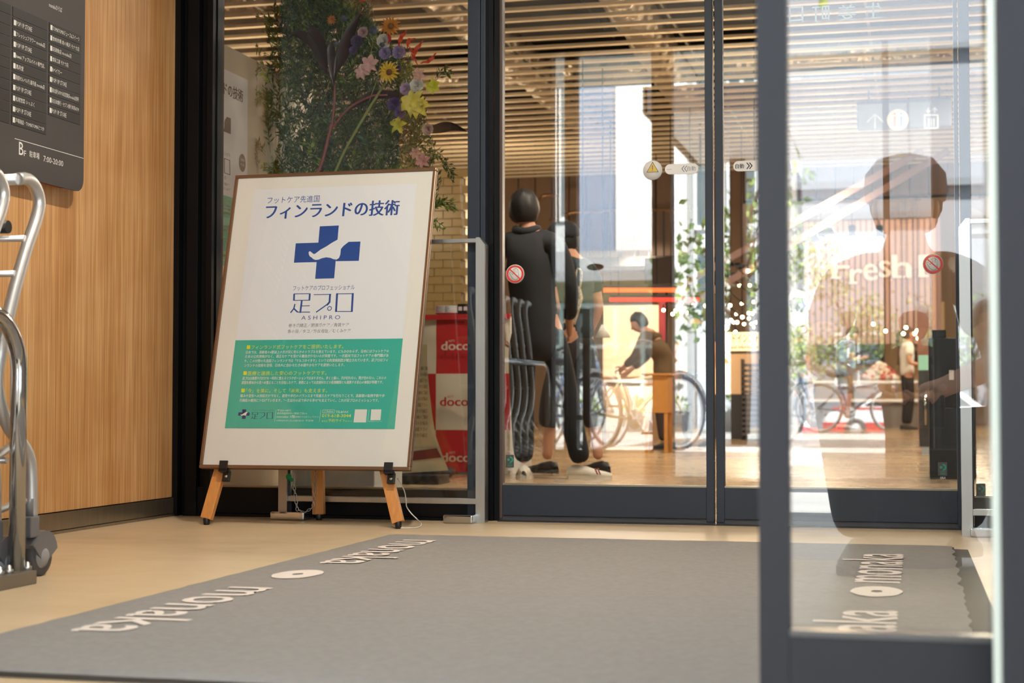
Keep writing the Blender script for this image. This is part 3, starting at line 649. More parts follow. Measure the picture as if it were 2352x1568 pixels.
# ================================================================== doormat
MATF = mat('mat_pile', (160, 157, 154), .95, var=.12, scale=60, bump=.9, bscale=500, spec=.1, bdist=.004)
m_ = MB(); nx, ny = 60, 90; x0, x1, y0, y1 = -1.744, .102, 2.43, 5.22; vs = []; fs = []
for j in range(ny+1):
    for i in range(nx+1):
        x = x0+(x1-x0)*i/nx; y = y0+(y1-y0)*j/ny; e = 0
        if i in (0, nx): x += .005*noise.noise(Vector((y*14, i, 0)))
        if j in (0, ny): y += .005*noise.noise(Vector((x*14, j, 5)))
        if i == nx: x -= max(0, .012*noise.noise(Vector((y*9, 3, 0)))+.004)
        z = .010+.0009*noise.noise(Vector((x*30, y*30, 0)))+.0015*noise.noise(Vector((x*2.2, y*2.2, 2)))
        if i in (0, nx) or j in (0, ny): z = .006
        vs.append((x, y, z))
fs = [(j*(nx+1)+i, j*(nx+1)+i+1, (j+1)*(nx+1)+i+1, (j+1)*(nx+1)+i) for j in range(ny) for i in range(nx)]
m_.add(vs, fs, True)
dm = root('doormat', ((x0+x1)/2, (y0+y1)/2, 0), 'long grey doormat with white lettering and rings along both sides', 'doormat')
obj('pile', m_, MATF, dm)
mb = MB().box((x0-.002, y0-.02, .0005), (x1, y0+.0, .004)).box((x0, y0, .0005), (x1, y1, .004)); mb.prism([(x1-.03, 2.43, .0005), (x1+.062, 2.43, .0005), (x1+.040, 5.14, .0005), (x1-.03, 5.16, .0005)], (0, 0, .004))
obj('rubber_border', mb, mat('mat_rubber', (44, 40, 36), .7), dm, label='thin dark rubber border')
CRM = mat('mat_lettering', (226, 216, 208), .9, bump=.8, bscale=400)
def matword(ybase, dirn, base, parent):
    # dirn -1: reads towards the camera, +1: away from it
    pl = Plane((base, ybase, .0122), (0, dirn, 0), (-dirn, 0, 0)); m = MB(); v, f = glyphs('monaka', 3, .008)
    lo = v.min(0); hi = v.max(0); q = (v-lo)/np.maximum(hi-lo, 1e-6)
    m.add([pl.p(a[0]*.77+.003*noise.noise(Vector((a[0]*60, a[1]*20, 0))), a[1]*.168+.004*noise.noise(Vector((a[0]*50, a[1]*30, 9)))) for a in q], f); obj('lettering', m, CRM, parent)
def matring(cx_, cy_, parent):
    m = MB(); n = 40; vs = []
    for r_ in (.22, 1):
        for k in range(n):
            a = 2*PI*k/n; j = 1+(.05*noise.noise(Vector((math.cos(a)*3, math.sin(a)*3, cy_))) if r_ == 1 else 0)
            vs.append((cx_+.060*r_*j*math.cos(a), cy_+.105*r_*j*math.sin(a), .0124))
    m.add(vs, [(k, n+k, n+(k+1) % n, (k+1) % n) for k in range(n)]); obj('ring_mark', m, CRM, parent)
matword(4.97, -1, -1.615, dm); matring(-1.56, 3.92, dm); matword(3.62, -1, -1.615, dm)
matword(4.09, 1, -.045, dm); matring(-.10, 3.90, dm); matword(2.78, 1, -.045, dm)

# ================================================================== stickers on the inner glass
STK = mat('sticker_white', (226, 224, 220), .45); STR = mat('sticker_red', (214, 52, 44), .5); STB = mat('sticker_ink', (40, 40, 44), .5)
PG = Plane((0, 5.9955, 0), (1, 0, 0), (0, 0, 1))
def nohand(px_, py_, lab):
    u, v = PG.uv(px_, py_); o = root('no_touching_sticker', (u, 5.9955, v), lab, 'sticker', 'round warning stickers on the sliding doors'); r = .0365
    m = MB(); m.lathe([(0, 0), (r, 0), (r, .0004), (0, .0004)], (u, 5.9955, v), 32, axis='y', M=Matrix.Scale(-1, 3, (0, 1, 0))); obj('disc', m, STK, o)
    hm = MB(); S = lambda pts: [(u+a*r, v+b*r) for a, b in pts]
    hand = [(-.62, .12), (-.55, .2), (-.45, .18), (-.28, -.05), (-.2, .0), (-.2, .46), (-.13, .52), (-.06, .46), (-.06, .1), (-.06, .56), (.02, .62), (.09, .56), (.09, .1), (.09, .54), (.17, .6), (.24, .54), (.24, .1), (.24, .42), (.31, .48), (.38, .42), (.38, -.25), (.3, -.5), (.1, -.62), (-.12, -.58), (-.3, -.4), (-.62, .12)]
    PG.line(hm, S(hand), .0011, .0008); obj('hand_outline', hm, STB, o)
    rm_ = MB(); PG.disc(rm_, u, v, r*.93, .0010, 36, r2=r*.72); PG.line(rm_, S([(-.56, .5), (.56, -.54)]), .0046, .0011); obj('red_ring', rm_, STR, o)
    tm = MB(); PG.text(tm, 'さわらないで下さい', u-.017, v+r*.78, .034, .0042, lift=.0013, res=1); obj('lettering', tm, STK, o)
nohand(1183, 629, 'round red no-touching hand sticker on the left sliding door beside the man in black')
nohand(2143, 606, 'round red no-touching hand sticker on the right sliding door near the guard rail')
def pill(px0, px1, py_, hpx, lab, mirror, nm='automatic_door_sticker'):
    a = PG.uv(px0, py_); b = PG.uv(px1, py_); h = hpx/2*5.97/FPX; y = 5.9955; P = []
    for cu, a0 in ((b[0]-h, -PI/2), (a[0]+h, PI/2)):
        for k in range(9): t = a0+PI*k/8; P.append((cu+h*math.cos(t), y, a[1]+h*math.sin(t)))
    o = root(nm, ((a[0]+b[0])/2, y, a[1]), lab, 'sticker', 'pill shaped stickers on the sliding doors'); obj('label_strip', MB().prism(P, (0, -.0004, 0)), STK, o)
    m = MB(); W_ = b[0]-a[0]
    if mirror:
        PG.text(m, '自動', b[0]-.042, a[1]-.0085, .032, .017, lift=.0008, bold=.004)
        for s_ in (0, .010): c = b[0]-.062+s_; PG.line(m, [(c+.009, a[1]+.011), (c, a[1]), (c+.009, a[1]-.011)], .003, .0008)
        PG.text(m, 'Automatic', a[0]+.008, a[1]-.002, .018, .004, lift=.0008)
    else:
        PG.text(m, '自動', a[0]+.008, a[1]-.009, .032, .018, lift=.0008, bold=.02)
        for s_ in (0, .010): c = a[0]+.060+s_; PG.line(m, [(c-.009, a[1]+.011), (c, a[1]), (c-.009, a[1]-.011)], .0038, .0008)
    obj('lettering', m, mat('sticker_blue_grey', (120, 128, 146), .5) if mirror else STB, o)
pill(1527, 1604, 389, 24, 'white pill sticker with arrows pointing left on the left sliding door', True)
pill(1684, 1790, 382, 24, 'white pill sticker with arrows pointing right on the right sliding door', False)
u, v = PG.uv(1499, 391); o = root('warning_sticker', (u, 5.9955, v), 'round white sticker with yellow warning triangle on the left sliding door', 'sticker')
obj('disc', MB().lathe([(0, 0), (.037, 0), (.037, .0004), (0, .0004)], (u, 5.9955, v), 32, axis='y', M=Matrix.Scale(-1, 3, (0, 1, 0))), STK, o)
m = MB(); PG.shape(m, [(u-.021, v-.006), (u+.021, v-.006), (u, v+.030)], .0009, px=False); obj('triangle', m, mat('warn_yellow', (214, 178, 70), .5), o)
m = MB(); PG.line(m, [(u-.022, v-.007), (u+.022, v-.007), (u, v+.031)], .0022, .0011, closed=True); PG.line(m, [(u, v+.018), (u, v+.004)], .003, .0012); PG.disc(m, u, v-.001, .0016, .0012); PG.text(m, 'ドアに手をはさまれないようご注意下さい', u-.025, v-.014, .05, .003, lift=.0009, res=1); obj('lettering', m, mat('sticker_grey', (84, 96, 110), .5), o)
u, v = PG.uv(1812, 382); o = root('warning_sticker', (u-.02, 5.9955, v), 'round white sticker half hidden behind the near door stile', 'sticker'); obj('disc', MB().lathe([(0, 0), (.036, 0), (.036, .0004), (0, .0004)], (u-.03, 5.9955, v), 32, axis='y', M=Matrix.Scale(-1, 3, (0, 1, 0))), STK, o)
TEAL = mat('sticker_teal', (20, 150, 124), .5); SMK = mat('sticker_smoke', (70, 66, 64), .4)
def nbs(px_, py_, lab, Y=5.9955):
    P_ = Plane((0, Y, 0), (1, 0, 0), (0, 0, 1)); u, v = P_.uv(px_, py_); o = root('service_sticker', (u, Y, v), lab, 'sticker', 'small teal maker stickers low on the glass')
    obj('film', MB().box((u-.016, Y-.0004, v-.022), (u+.016, Y, v+.026), 0), SMK, o)
    m = MB(); n = 18; vs = []
    for r_ in (.0065, .0125):
        for k in range(n+1): a = -PI/2+PI*k/n*1.02; vs.append(P_.p(u+.001+r_*math.cos(a), v+.008+r_*math.sin(a), .0008))
    m.add(vs, [(k, n+1+k, n+2+k, k+1) for k in range(n)]); P_.disc(m, u-.005, v+.008, .005, .0008, 16)
    P_.text(m, 'NBS', u-.009, v-.018, .018, .006, lift=.0008, mirror=True, bold=.01); P_.text(m, 'NABCO', u-.009, v-.0095, .018, .004, lift=.0008, mirror=True); obj('lettering', m, TEAL, o)
    m = MB(); P_.text(m, 'NBS', u-.009, v-.034, .018, .008, lift=.0008, mirror=True); obj('lettering', m, STK, o)
nbs(1171, 1060, 'small teal mirrored sticker low on the left sliding door by its jamb')
nbs(2165, 1078, 'small teal mirrored sticker low on the right sliding door near the dark cabinet')
nbs(2253, 1127, 'small teal mirrored sticker low on the fixed pane behind the right guard rail')
# mirrored exit name on the inside of the right door
m = MB(); PX2 = Plane((0, 5.9955, 0), (1, 0, 0), (0, 0, 1))
for s_, l, r_ in (('口', (1812, 53), (1845, 52)), ('町', (1866, 52), (1905, 50)), ('姜', (1925, 49), (1966, 47)), ('生', (1986, 44), (2026, 42))): PX2.tpx(m, s_, l, r_, 37, mirror=True, bold=.01, lift=.0008)
obj('exit_lettering', m, mat('letter_teal_grey', (186, 204, 198), .5), None, 'pale mirrored characters of the exit name high on the right sliding door', 'lettering')
# overhead pictogram sign faintly seen in the hall

# ================================================================== PEOPLE
def skin_graph(V, Ed, Rd, sub=2, rootv=0):
    """one continuous smooth surface grown around a skeleton"""
    me = bpy.data.meshes.new('s'); me.from_pydata([tuple(v) for v in V], Ed, []); o = bpy.data.objects.new('s', me); COL.objects.link(o)
    md = o.modifiers.new('k', 'SKIN'); md.use_smooth_shade = True
    for i, sv in enumerate(me.skin_vertices[0].data):
        r_ = Rd[i]; sv.radius = r_ if isinstance(r_, tuple) else (r_, r_); sv.use_root = (i == rootv)
    if sub: sb = o.modifiers.new('b', 'SUBSURF'); sb.levels = sub; sb.render_levels = sub
    dg = bpy.context.evaluated_depsgraph_get(); ev = o.evaluated_get(dg); m2 = ev.to_mesh()
    q = MB().add([v.co[:] for v in m2.vertices], [tuple(p.vertices) for p in m2.polygons], True); ev.to_mesh_clear()
    bpy.data.objects.remove(o); bpy.data.meshes.remove(me); return q
J0 = dict(head=(0, .03, 1.585), neck=(0, 0, 1.45), chest=(0, 0, 1.28), waist=(0, 0, 1.08), hip=(0, 0, .93), sl=(-.165, 0, 1.385), el=(-.225, -.03, 1.11), wl=(-.215, .06, .87), sr=(.165, 0, 1.385), er=(.225, -.03, 1.11), wr=(.215, .06, .87),
          hl=(-.085, 0, .90), kl=(-.10, .02, .49), al=(-.10, -.02, .085), hr=(.085, 0, .90), kr=(.10, .02, .49), ar=(.10, -.02, .085), tl=0., tr=0., hy=0., hp=0.)
FAB = {}
def person(label, loc, rz, top, bottom, hair=(26, 22, 20), shoes=(40, 38, 36), sole=None, sleeve='short', legs='long', cap=None, pony=False, sc=1.0, hem=.86, loose=1.0, beard=0, **J):
    j = dict(J0); j.update(J); p = {k: Vector(v) for k, v in j.items() if isinstance(v, tuple)}
    o = root('person', loc, label, 'person', rz=rz); o.scale = (sc,)*3; WM[o.name] = Matrix.Translation(loc) @ Matrix.Rotation(rz, 4, 'Z') @ Matrix.Scale(sc, 4)
    add = lambda n, q, m, par=o, **k: obj(n, q, m, par, local=True, **k)
    hd = p['head']; up = (hd-p['neck']).normalized(); HR = Matrix.Rotation(j['hy'], 3, 'Z') @ Matrix.Rotation(j['hp'], 3, 'X')
    V = [p['hip'], p['waist'], p['chest'], (p['chest']*.25+p['neck']*.75), p['neck']+up*.03, hd-up*.02]; E_ = [(0, 1), (1, 2), (2, 3), (3, 4), (4, 5)]
    Rr = [(.125, .105), (.11, .09), (.135, .10), (.08, .07), .052, .055]
    for s_ in 'lr':
        i = len(V); S, Eb, Wr = p['s'+s_], p['e'+s_], p['w'+s_]; fw_ = (Wr-Eb).normalized()
        V += [S, Eb, Wr, Wr+fw_*.085]; E_ += [(3, i), (i, i+1), (i+1, i+2), (i+2, i+3)]; Rr += [.055, .040, .026, (.036, .018)]
        i = len(V); V += [p['h'+s_], p['k'+s_], p['a'+s_]]; E_ += [(0, i), (i, i+1), (i+1, i+2)]; Rr += [.085, .052, .036]
    body = skin_graph(V, E_, Rr, 2)
    # fingers: four and a thumb per hand, each a tapering bent chain
    for s_, sg_ in (('l', -1), ('r', 1)):
        Eb, Wr = p['e'+s_], p['w'+s_]; f = (Wr-Eb).normalized(); a = Vector((0, 1, 0)); a = (a-f*a.dot(f)).normalized(); c = f.cross(a)*sg_
        for q, ln in enumerate((.062, .070, .066, .052)):
            b = Wr+f*.075+a*(.026-.0175*q); body.tube([b, b+f*ln*.5, b+f*ln*.85-c*.012, b+f*ln-c*.026], [.0085, .008, .007, .005], 7)
        b = Wr+f*.03+a*.028; body.tube([b, b+a*.022+f*.02, b+a*.030+f*.05], [.011, .009, .006], 7)
    # head with face
    def face(q, d):
        q = q.copy()
        if d.z < -.2: q.x *= 1-.25*(-d.z-.2); q.y *= 1-.12*(-d.z-.2)
        return q
    body.ball(hd, (.076, .094, .112), 18, M=HR, fn=face)
    body.ball(hd+HR @ Vector((0, .094, -.012)), (.014, .018, .020), 8, M=HR)
    for s_ in (-1, 1): body.ball(hd+HR @ Vector((.078*s_, -.005, -.008)), (.010, .020, .028), 8, M=HR)
    add('body', body, SKIN)
    m = MB()
    for s_ in (-1, 1): m.ball(hd+HR @ Vector((.030*s_, .083, .008)), (.012, .008, .006), 8, M=HR)
    add('eyes', m, mat('eye_dark', (40, 30, 26), .3)); add('mouth', MB().ball(hd+HR @ Vector((0, .084, -.050)), (.022, .008, .006), 8, M=HR), mat('lips', (160, 90, 80), .5))
    # hair: a cap that leaves the face free
    def hf(q, d):
        q = q.copy(); n_ = 1+.09*noise.noise(Vector((q.x*38, q.y*38, q.z*18)))+.03*noise.noise(q*110)
        low = -.62 if d.y < .15 else .25+.25*d.y
        if d.z < low: k = max(0, (low-d.z)); q.z = q.z+.10*k*.6; q.x *= 1-.55*min(1, k); q.y *= 1-.55*min(1, k); return q*.98
        return q*n_
    HM = mat('hair_%d_%d_%d' % hair, hair, .55, bump=.4, bscale=90)
    if hair != (0, 0, 0): h_ = MB().ball(hd+HR @ Vector((0, -.010, .012)), (.092, .104, .122), 30, M=HR, fn=hf); ho = add('hair', h_, HM)
    if pony: add('ponytail', MB().tube(crv([hd+HR @ Vector((0, -.10, .04)), hd+HR @ Vector((0, -.17, 0)), hd+HR @ Vector((0, -.18, -.10)), hd+HR @ Vector((0, -.15, -.22))], 4), [.02, .03, .036, .038, .038, .036, .036, .034, .032, .03, .024, .016, .008], 10), HM)
    if cap:
        CM = mat('cap_%d_%d_%d' % cap, cap, .8)
        add('cap', MB().lathe([(.103, .012), (.108, .04), (.104, .085), (.075, .122), (.03, .135), (0, .137)], hd, 20, M=HR @ Matrix.Scale(1.06, 3, (0, 1, 0))).prism([hd+HR @ Vector((.085*math.cos(t), .06+.115*math.sin(t), .018)) for t in [PI*k/8 for k in range(9)]], (0, 0, .006)), CM)
    # shirt
    nk = p['chest']*.2+p['neck']*.8
    V = [p['hip']+Vector((0, 0, hem-.93)), p['hip']*.5+p['waist']*.5, p['waist'], p['chest'], nk]; E_ = [(0, 1), (1, 2), (2, 3), (3, 4)]
    L_ = loose; Rr = [(.155*L_, .125*L_), (.15*L_, .12*L_), (.145*L_, .118*L_), (.155*L_, .125*L_), (.085, .082)]
    for s_ in 'lr':
        i = len(V); S, Eb, Wr = p['s'+s_], p['e'+s_], p['w'+s_]
        if sleeve == 'short': V += [S, S*.35+Eb*.65]; E_ += [(4, i), (i, i+1)]; Rr += [.072, .068*L_]
        else: V += [S, Eb, Eb*.12+Wr*.88]; E_ += [(4, i), (i, i+1), (i+1, i+2)]; Rr += [.072, .056*L_, .040*L_]
    q = skin_graph(V, E_, Rr, 2)
    q.v = [tuple(Vector(v)+Vector((noise.noise(Vector(v)*9)*.008, noise.noise(Vector(v)*9+Vector((5, 0, 0)))*.008, 0))) for v in q.v]
    TM = top if not isinstance(top, tuple) else mat('cloth_%d_%d_%d' % top, top, .85, bump=.3, bscale=300)
    sh = add('shirt', q, TM)
    if sleeve == 'collar' or cap is None: add('collar', MB().tube([p['neck']+Vector((.062*math.cos(t), .060*math.sin(t)-.005, -.012+.012*math.cos(t*2))) for t in [2*PI*k/14 for k in range(14)]], .014, 7, closed=True), TM, sh)
    # trousers, shorts or skirt
    BM = bottom if not isinstance(bottom, tuple) else mat('cloth_%d_%d_%d' % bottom, bottom, .85, bump=.3, bscale=250)
    V = [p['hip']+Vector((0, 0, .06)), p['hip']-Vector((0, 0, .03))]; E_ = [(0, 1)]; Rr = [(.135, .112), (.14, .118)]
    for s_ in 'lr':
        i = len(V); H_, K, A = p['h'+s_], p['k'+s_], p['a'+s_]
        if legs == 'long': V += [H_, K, A+Vector((0, 0, .0))]; E_ += [(1, i), (i, i+1), (i+1, i+2)]; Rr += [.098, .078, .064]
        elif legs == 'crop': V += [H_, K, K*.5+A*.5]; E_ += [(1, i), (i, i+1), (i+1, i+2)]; Rr += [.10, .085, .085]
        else: V += [H_, H_*.12+K*.88]; E_ += [(1, i), (i, i+1)]; Rr += [.10, .088]
    add('trousers' if legs == 'long' else 'shorts' if legs == 'short' else 'cropped_trousers', skin_graph(V, E_, Rr, 2, 1), BM)
    # shoes
    SM = mat('shoe_%d_%d_%d' % shoes, shoes, .5); SO = mat('sole_%d_%d_%d' % (sole or (60, 58, 56)), sole or (60, 58, 56), .6)
    for s_, tw in (('l', j['tl']), ('r', j['tr'])):
        A = p['a'+s_]; R_ = Matrix.Rotation(tw, 3, 'Z'); secs = [(-.085, .018, .05), (-.075, .032, .075), (-.03, .036, .085), (.03, .042, .075), (.09, .047, .055), (.14, .042, .045), (.17, .026, .036), (.18, .010, .03)]
        vs = []; n = 12
        for y, wx, hz in secs:
            for k in range(n):
                a = 2*PI*k/n; z = hz/2+math.sin(a)*hz/2; vs.append(Vector((A.x, A.y, A.z-.085)) + R_ @ Vector((wx*math.cos(a)*(1.08 if z < .03 else .95), y, max(z, .004))))
        q = MB().add(vs, [(i*n+k, i*n+(k+1) % n, (i+1)*n+(k+1) % n, (i+1)*n+k) for i in range(len(secs)-1) for k in range(n)], True); q.f += [tuple(range(n)), tuple(range((len(secs)-1)*n, len(secs)*n))[::-1]]; q.s += [True, True]
        so = add('shoe', q, SM)
        P = []
        for y, wx, hz in secs: P.append((wx*1.12, y))
        poly = [(x, y) for x, y in P]+[(-x, y) for x, y in P[::-1]]
        add('sole', MB().prism([Vector((A.x, A.y, A.z-.085)) + R_ @ Vector((x, y, 0)) for x, y in poly][::-1], (0, 0, .022)), SO, so)
    return o
def fl(px_, py_): return at_z(px_, py_, 0)
def fd(px_, d): p = at_d(px_, 900, d); return Vector((p.x, p.y, 0))
# the two standing behind the left sliding door
pm = fd(1232, 9.5)
man = person('person in black shirt and trousers with white striped sneakers seen from behind', pm, .05, (30, 31, 36), (24, 25, 28), shoes=(226, 218, 200), sole=(224, 214, 192), sleeve='long', hem=.66, loose=1.22, sc=1.0,
             hl=(-.085, 0, .90), kl=(-.09, .02, .49), al=(-.075, 0, .085), hr=(.085, 0, .90), kr=(.17, .04, .50), ar=(.265, .02, .085), tl=.15, tr=-1.45, head=(-.075, .02, 1.585), neck=(-.055, 0, 1.45), chest=(-.04, 0, 1.28), waist=(-.02, 0, 1.08), sl=(-.23, 0, 1.375), sr=(.125, 0, 1.385), el=(-.29, .03, 1.11), wl=(-.25, .16, .90), er=(.19, .02, 1.11), wr=(.17, .17, .92))
m = MB()
for k in range(2): m.prism([(.265+.10+k*.016, -.028-.0, .03), (.265+.108+k*.016, -.028, .03), (.265+.092+k*.016, -.030, .066), (.265+.084+k*.016, -.030, .066)], (0, -.012, 0))
obj('collar', MB().tube([Vector((-.058+.066*math.cos(t), .068*math.sin(t)-.002, 1.462+.010*math.cos(2*t))) for t in [2*PI*k/16 for k in range(16)]], .026, 8, closed=True), mat('cloth_30_31_36', ()), man, local=True)
obj('shoe_stripe', m, mat('stripe_red_green', (150, 50, 44), .5), man, local=True, label='thin red stripes on the white sneaker')
pw = fd(1322, 10.25)
wom = person('person in black cap and dark green T-shirt standing behind the one in black', pw, 1.15, (38, 50, 52), (46, 42, 40), cap=(34, 34, 38), shoes=(34, 26, 22), legs='crop', sc=.94, hem=.86, head=(0, .10, 1.58), neck=(0, .03, 1.45), el=(-.23, -.02, 1.13), wl=(-.2, .16, .98), er=(.22, -.04, 1.12), wr=(.2, .06, .9), kl=(-.11, .12, .5), al=(-.11, .16, .085), kr=(.1, -.06, .5), ar=(.1, -.12, .085))
bagm = mat('patterned_cloth', (220, 208, 180), .8, var=.5, scale=90, detail=1, col2=(120, 104, 76))
bp_ = at_d(1312, 700, 9.95); tag_ = root('patterned_handbag', (bp_.x, bp_.y, bp_.z-.13), 'cream handbag with small ring pattern held by the person in the cap', 'bag')
obj('body', MB().prism([(bp_.x-.055, bp_.y, bp_.z-.11), (bp_.x+.015, bp_.y, bp_.z-.12), (bp_.x+.065, bp_.y, bp_.z+.04), (bp_.x+.05, bp_.y, bp_.z+.115), (bp_.x+.012, bp_.y, bp_.z+.115), (bp_.x-.0, bp_.y, bp_.z+.02)], (0, .05, 0)), bagm, tag_)
obj('strap', MB().tube(crv([(bp_.x+.02, bp_.y+.025, bp_.z+.11), (bp_.x+.03, bp_.y+.03, bp_.z+.22), (bp_.x+.06, bp_.y+.03, bp_.z+.2), (bp_.x+.05, bp_.y+.025, bp_.z+.10)], 4), .006, 6), bagm, tag_)
# further back in the hall
person('person in brown shirt and trousers bending over a wooden stand', fd(1527, 15.2), 1.45, (112, 90, 62), (70, 54, 46), hair=(40, 30, 24), sleeve='long', sc=.84, hem=.72, loose=1.1,
       head=(0, .30, 1.42), neck=(0, .22, 1.32), chest=(0, .13, 1.2), waist=(0, .02, 1.05), sl=(-.15, .17, 1.28), sr=(.15, .17, 1.28), el=(-.2, .28, 1.04), wl=(-.14, .44, .92), er=(.2, .28, 1.04), wr=(.14, .44, .90), hp=-.5)
person('person in dark striped shirt and blue jeans standing beside the wooden stand', fd(1598, 15.8), .4, mat('striped_shirt', (86, 92, 100), .85, var=.3, scale=40, stretch=(6, .1, .1)), (62, 78, 112), sleeve='short', sc=.84, hem=.82, loose=1.12, head=(.02, .08, 1.55))
person('child in lilac shirt before the market stall', fd(1676, 20.5), -.3, (150, 140, 170), (150, 120, 100), sc=.62, legs='short')
person('person with grey hair in a camouflage shirt by the market counter', fd(1832, 24.5), -.6, mat('camouflage', (176, 168, 140), .9, var=.6, scale=14, detail=1, col2=(90, 100, 84)), (60, 74, 92), hair=(150, 146, 140), sc=.93, loose=1.08)
person('person in loose grey T-shirt and khaki shorts looking down', fd(1940, 26), -1.1, (98, 100, 108), (150, 128, 96), hair=(92, 66, 52), legs='short', loose=1.28, hem=.78, sc=1.0, head=(0, .14, 1.53), neck=(0, .05, 1.45), hp=-.7, el=(-.2, .05, 1.12), wl=(-.1, .26, 1.15), er=(.2, .05, 1.12), wr=(.1, .26, 1.15), shoes=(210, 205, 200))
person('person with ponytail in white T-shirt and black apron behind the counter', fd(2084, 25.5), -1.3, (232, 226, 218), (40, 36, 38), hair=(74, 48, 38), pony=True, sc=.95, wl=(-.16, .32, 1.05), wr=(.16, .32, 1.05))

# ================================================================== second poster on the cream wall behind the left pane
Pw = Plane((-2.8985, 0, 0), (0, 1, 0), (0, 0, 1))
ur2, vt2 = Pw.uv(569, 184); W2_ = .594; sc_ = W2_/(ur-ul)
wp = root('wall_poster', (-2.8985, ur2-W2_/2, vt2-.85), 'blue cross foot care poster on the cream wall behind the left pane', 'poster')
M3 = Matrix((EX, EY, EN)); M4 = Matrix((Pw.ex, Pw.ey, Pw.n)).transposed()
def remap(q, lift):
    r_ = MB()
    for v in q.v:
        l = M3 @ (Vector(v)-PO); u = ur2-W2_+(l.x-ul)*sc_; vv = vt2+(l.y-vt)*sc_; r_.v.append(tuple(Pw.O+M4 @ Vector((u, vv, lift))))
    r_.f = list(q.f); r_.s = list(q.s); return r_
hb = (vm-vb)*sc_; hw = (vt-vm)*sc_
s1 = obj('printed_sheet', MB().box((-2.8999, ur2-W2_, vt2-hw), (-2.8985, ur2, vt2)), PAP, wp)
s2 = obj('printed_sheet', MB().box((-2.8999, ur2-W2_, vt2-hw-hb), (-2.8983, ur2, vt2-hw)), GRN, wp, label='green lower sheet')
DKP = mat('poster_dark_print', (40, 38, 60), .5)
obj('dark_print', remap(mA, .0006), DKP, s1); obj('small_print', remap(mG, .0006), DKP, s1); obj('white_foot', remap(mFoot, .0010), PAP, s1)
obj('white_print', remap(mW, .0008), INKW, s2); obj('yellow_print', remap(mY, .0008), YEL, s2)
uo, vo = Pw.uv(556, 374)
obj('oval_seal', MB().prism([Pw.p(uo+.034*math.cos(a), vo+.040*math.sin(a), .0014) for a in [2*PI*k/24 for k in range(24)]], (.0006, 0, 0)), mat('seal_black', (50, 40, 38), .5), wp)
m = MB(); Pw.text(m, 'OPEN', uo-.022, vo+.006, .044, .012, lift=.0024); Pw.text(m, '9:30', uo-.02, vo-.014, .04, .011, lift=.0024); obj('seal_lettering', m, INKW, wp)

# ================================================================== tall flower arrangement behind the left pane
fc = at_y(800, 300, 6.95)
st_ = root('flower_pedestal', (fc.x, 6.95, 0), 'white square pedestal behind the easel carrying the flowers', 'pedestal'); obj('column', MB().box((fc.x-.2, 6.75, .0), (fc.x+.2, 7.15, .62), .006), WHITE, st_); obj('plinth', MB().box((fc.x-.23, 6.72, .0), (fc.x+.23, 7.18, .03), .004).box((fc.x-.22, 6.73, .62), (fc.x+.22, 7.17, .65), .004), WHITE, st_)
fa = root('flower_arrangement', (fc.x, 6.95, .65), 'tall arrangement of green sprays with purple, red, pink and yellow flowers', 'flowers')
obj('vase', MB().lathe([(.09, .65), (.13, .70), (.15, .80), (.13, .92), (.10, .98), (.11, 1.0), (.095, 1.0), (.085, .97)], (fc.x, 6.95, 0), 24), mat('vase_dark', (60, 56, 54), .3), fa)
LF1 = mat('leaf_green', (104, 128, 52), .5, var=.45, scale=9, col2=(48, 78, 40)); LF2 = mat('leaf_light', (150, 174, 74), .5, var=.3, scale=9); LF3 = mat('leaf_blue_green', (74, 112, 86), .5, var=.4, scale=9)
def leaf_pts(m, b, d, n, L, wd):
    d = d.normalized(); s_ = d.cross(n).normalized(); n = s_.cross(d)
    m.v += [tuple(b), tuple(b+d*L*.45+s_*wd+n*wd*.35), tuple(b+d*L), tuple(b+d*L*.45-s_*wd+n*wd*.35), tuple(b+d*L*.5)]
    o_ = len(m.v)-5; m.f += [(o_, o_+1, o_+4), (o_+1, o_+2, o_+4), (o_+2, o_+3, o_+4), (o_+3, o_, o_+4)]; m.s += [False]*4
def rv(s_=1): return Vector(rng.normal(0, s_, 3))
leaves = [MB(), MB(), MB()]; twigs = MB()
def spray(b, e, nl, L, k, droop=.05):
    b = Vector(b); e = Vector(e); P = crv([b, b*.5+e*.5+Vector((0, 0, droop)), e], 8); twigs.tube(P, .0013, 3, cap=False)
    for i in range(nl):
        t = .15+.85*i/nl; f_ = t*(len(P)-1); j = min(int(f_), len(P)-2); p = P[j].lerp(P[j+1], f_-j); d = (P[j+1]-P[j]).normalized()
        sd = d.cross(rv()).normalized(); leaf_pts(leaves[k], p, d*.75+sd*(.9 if i % 2 else -.9), rv(), L*(1.05-.4*t)*rng.uniform(.8, 1.2), L*.13)
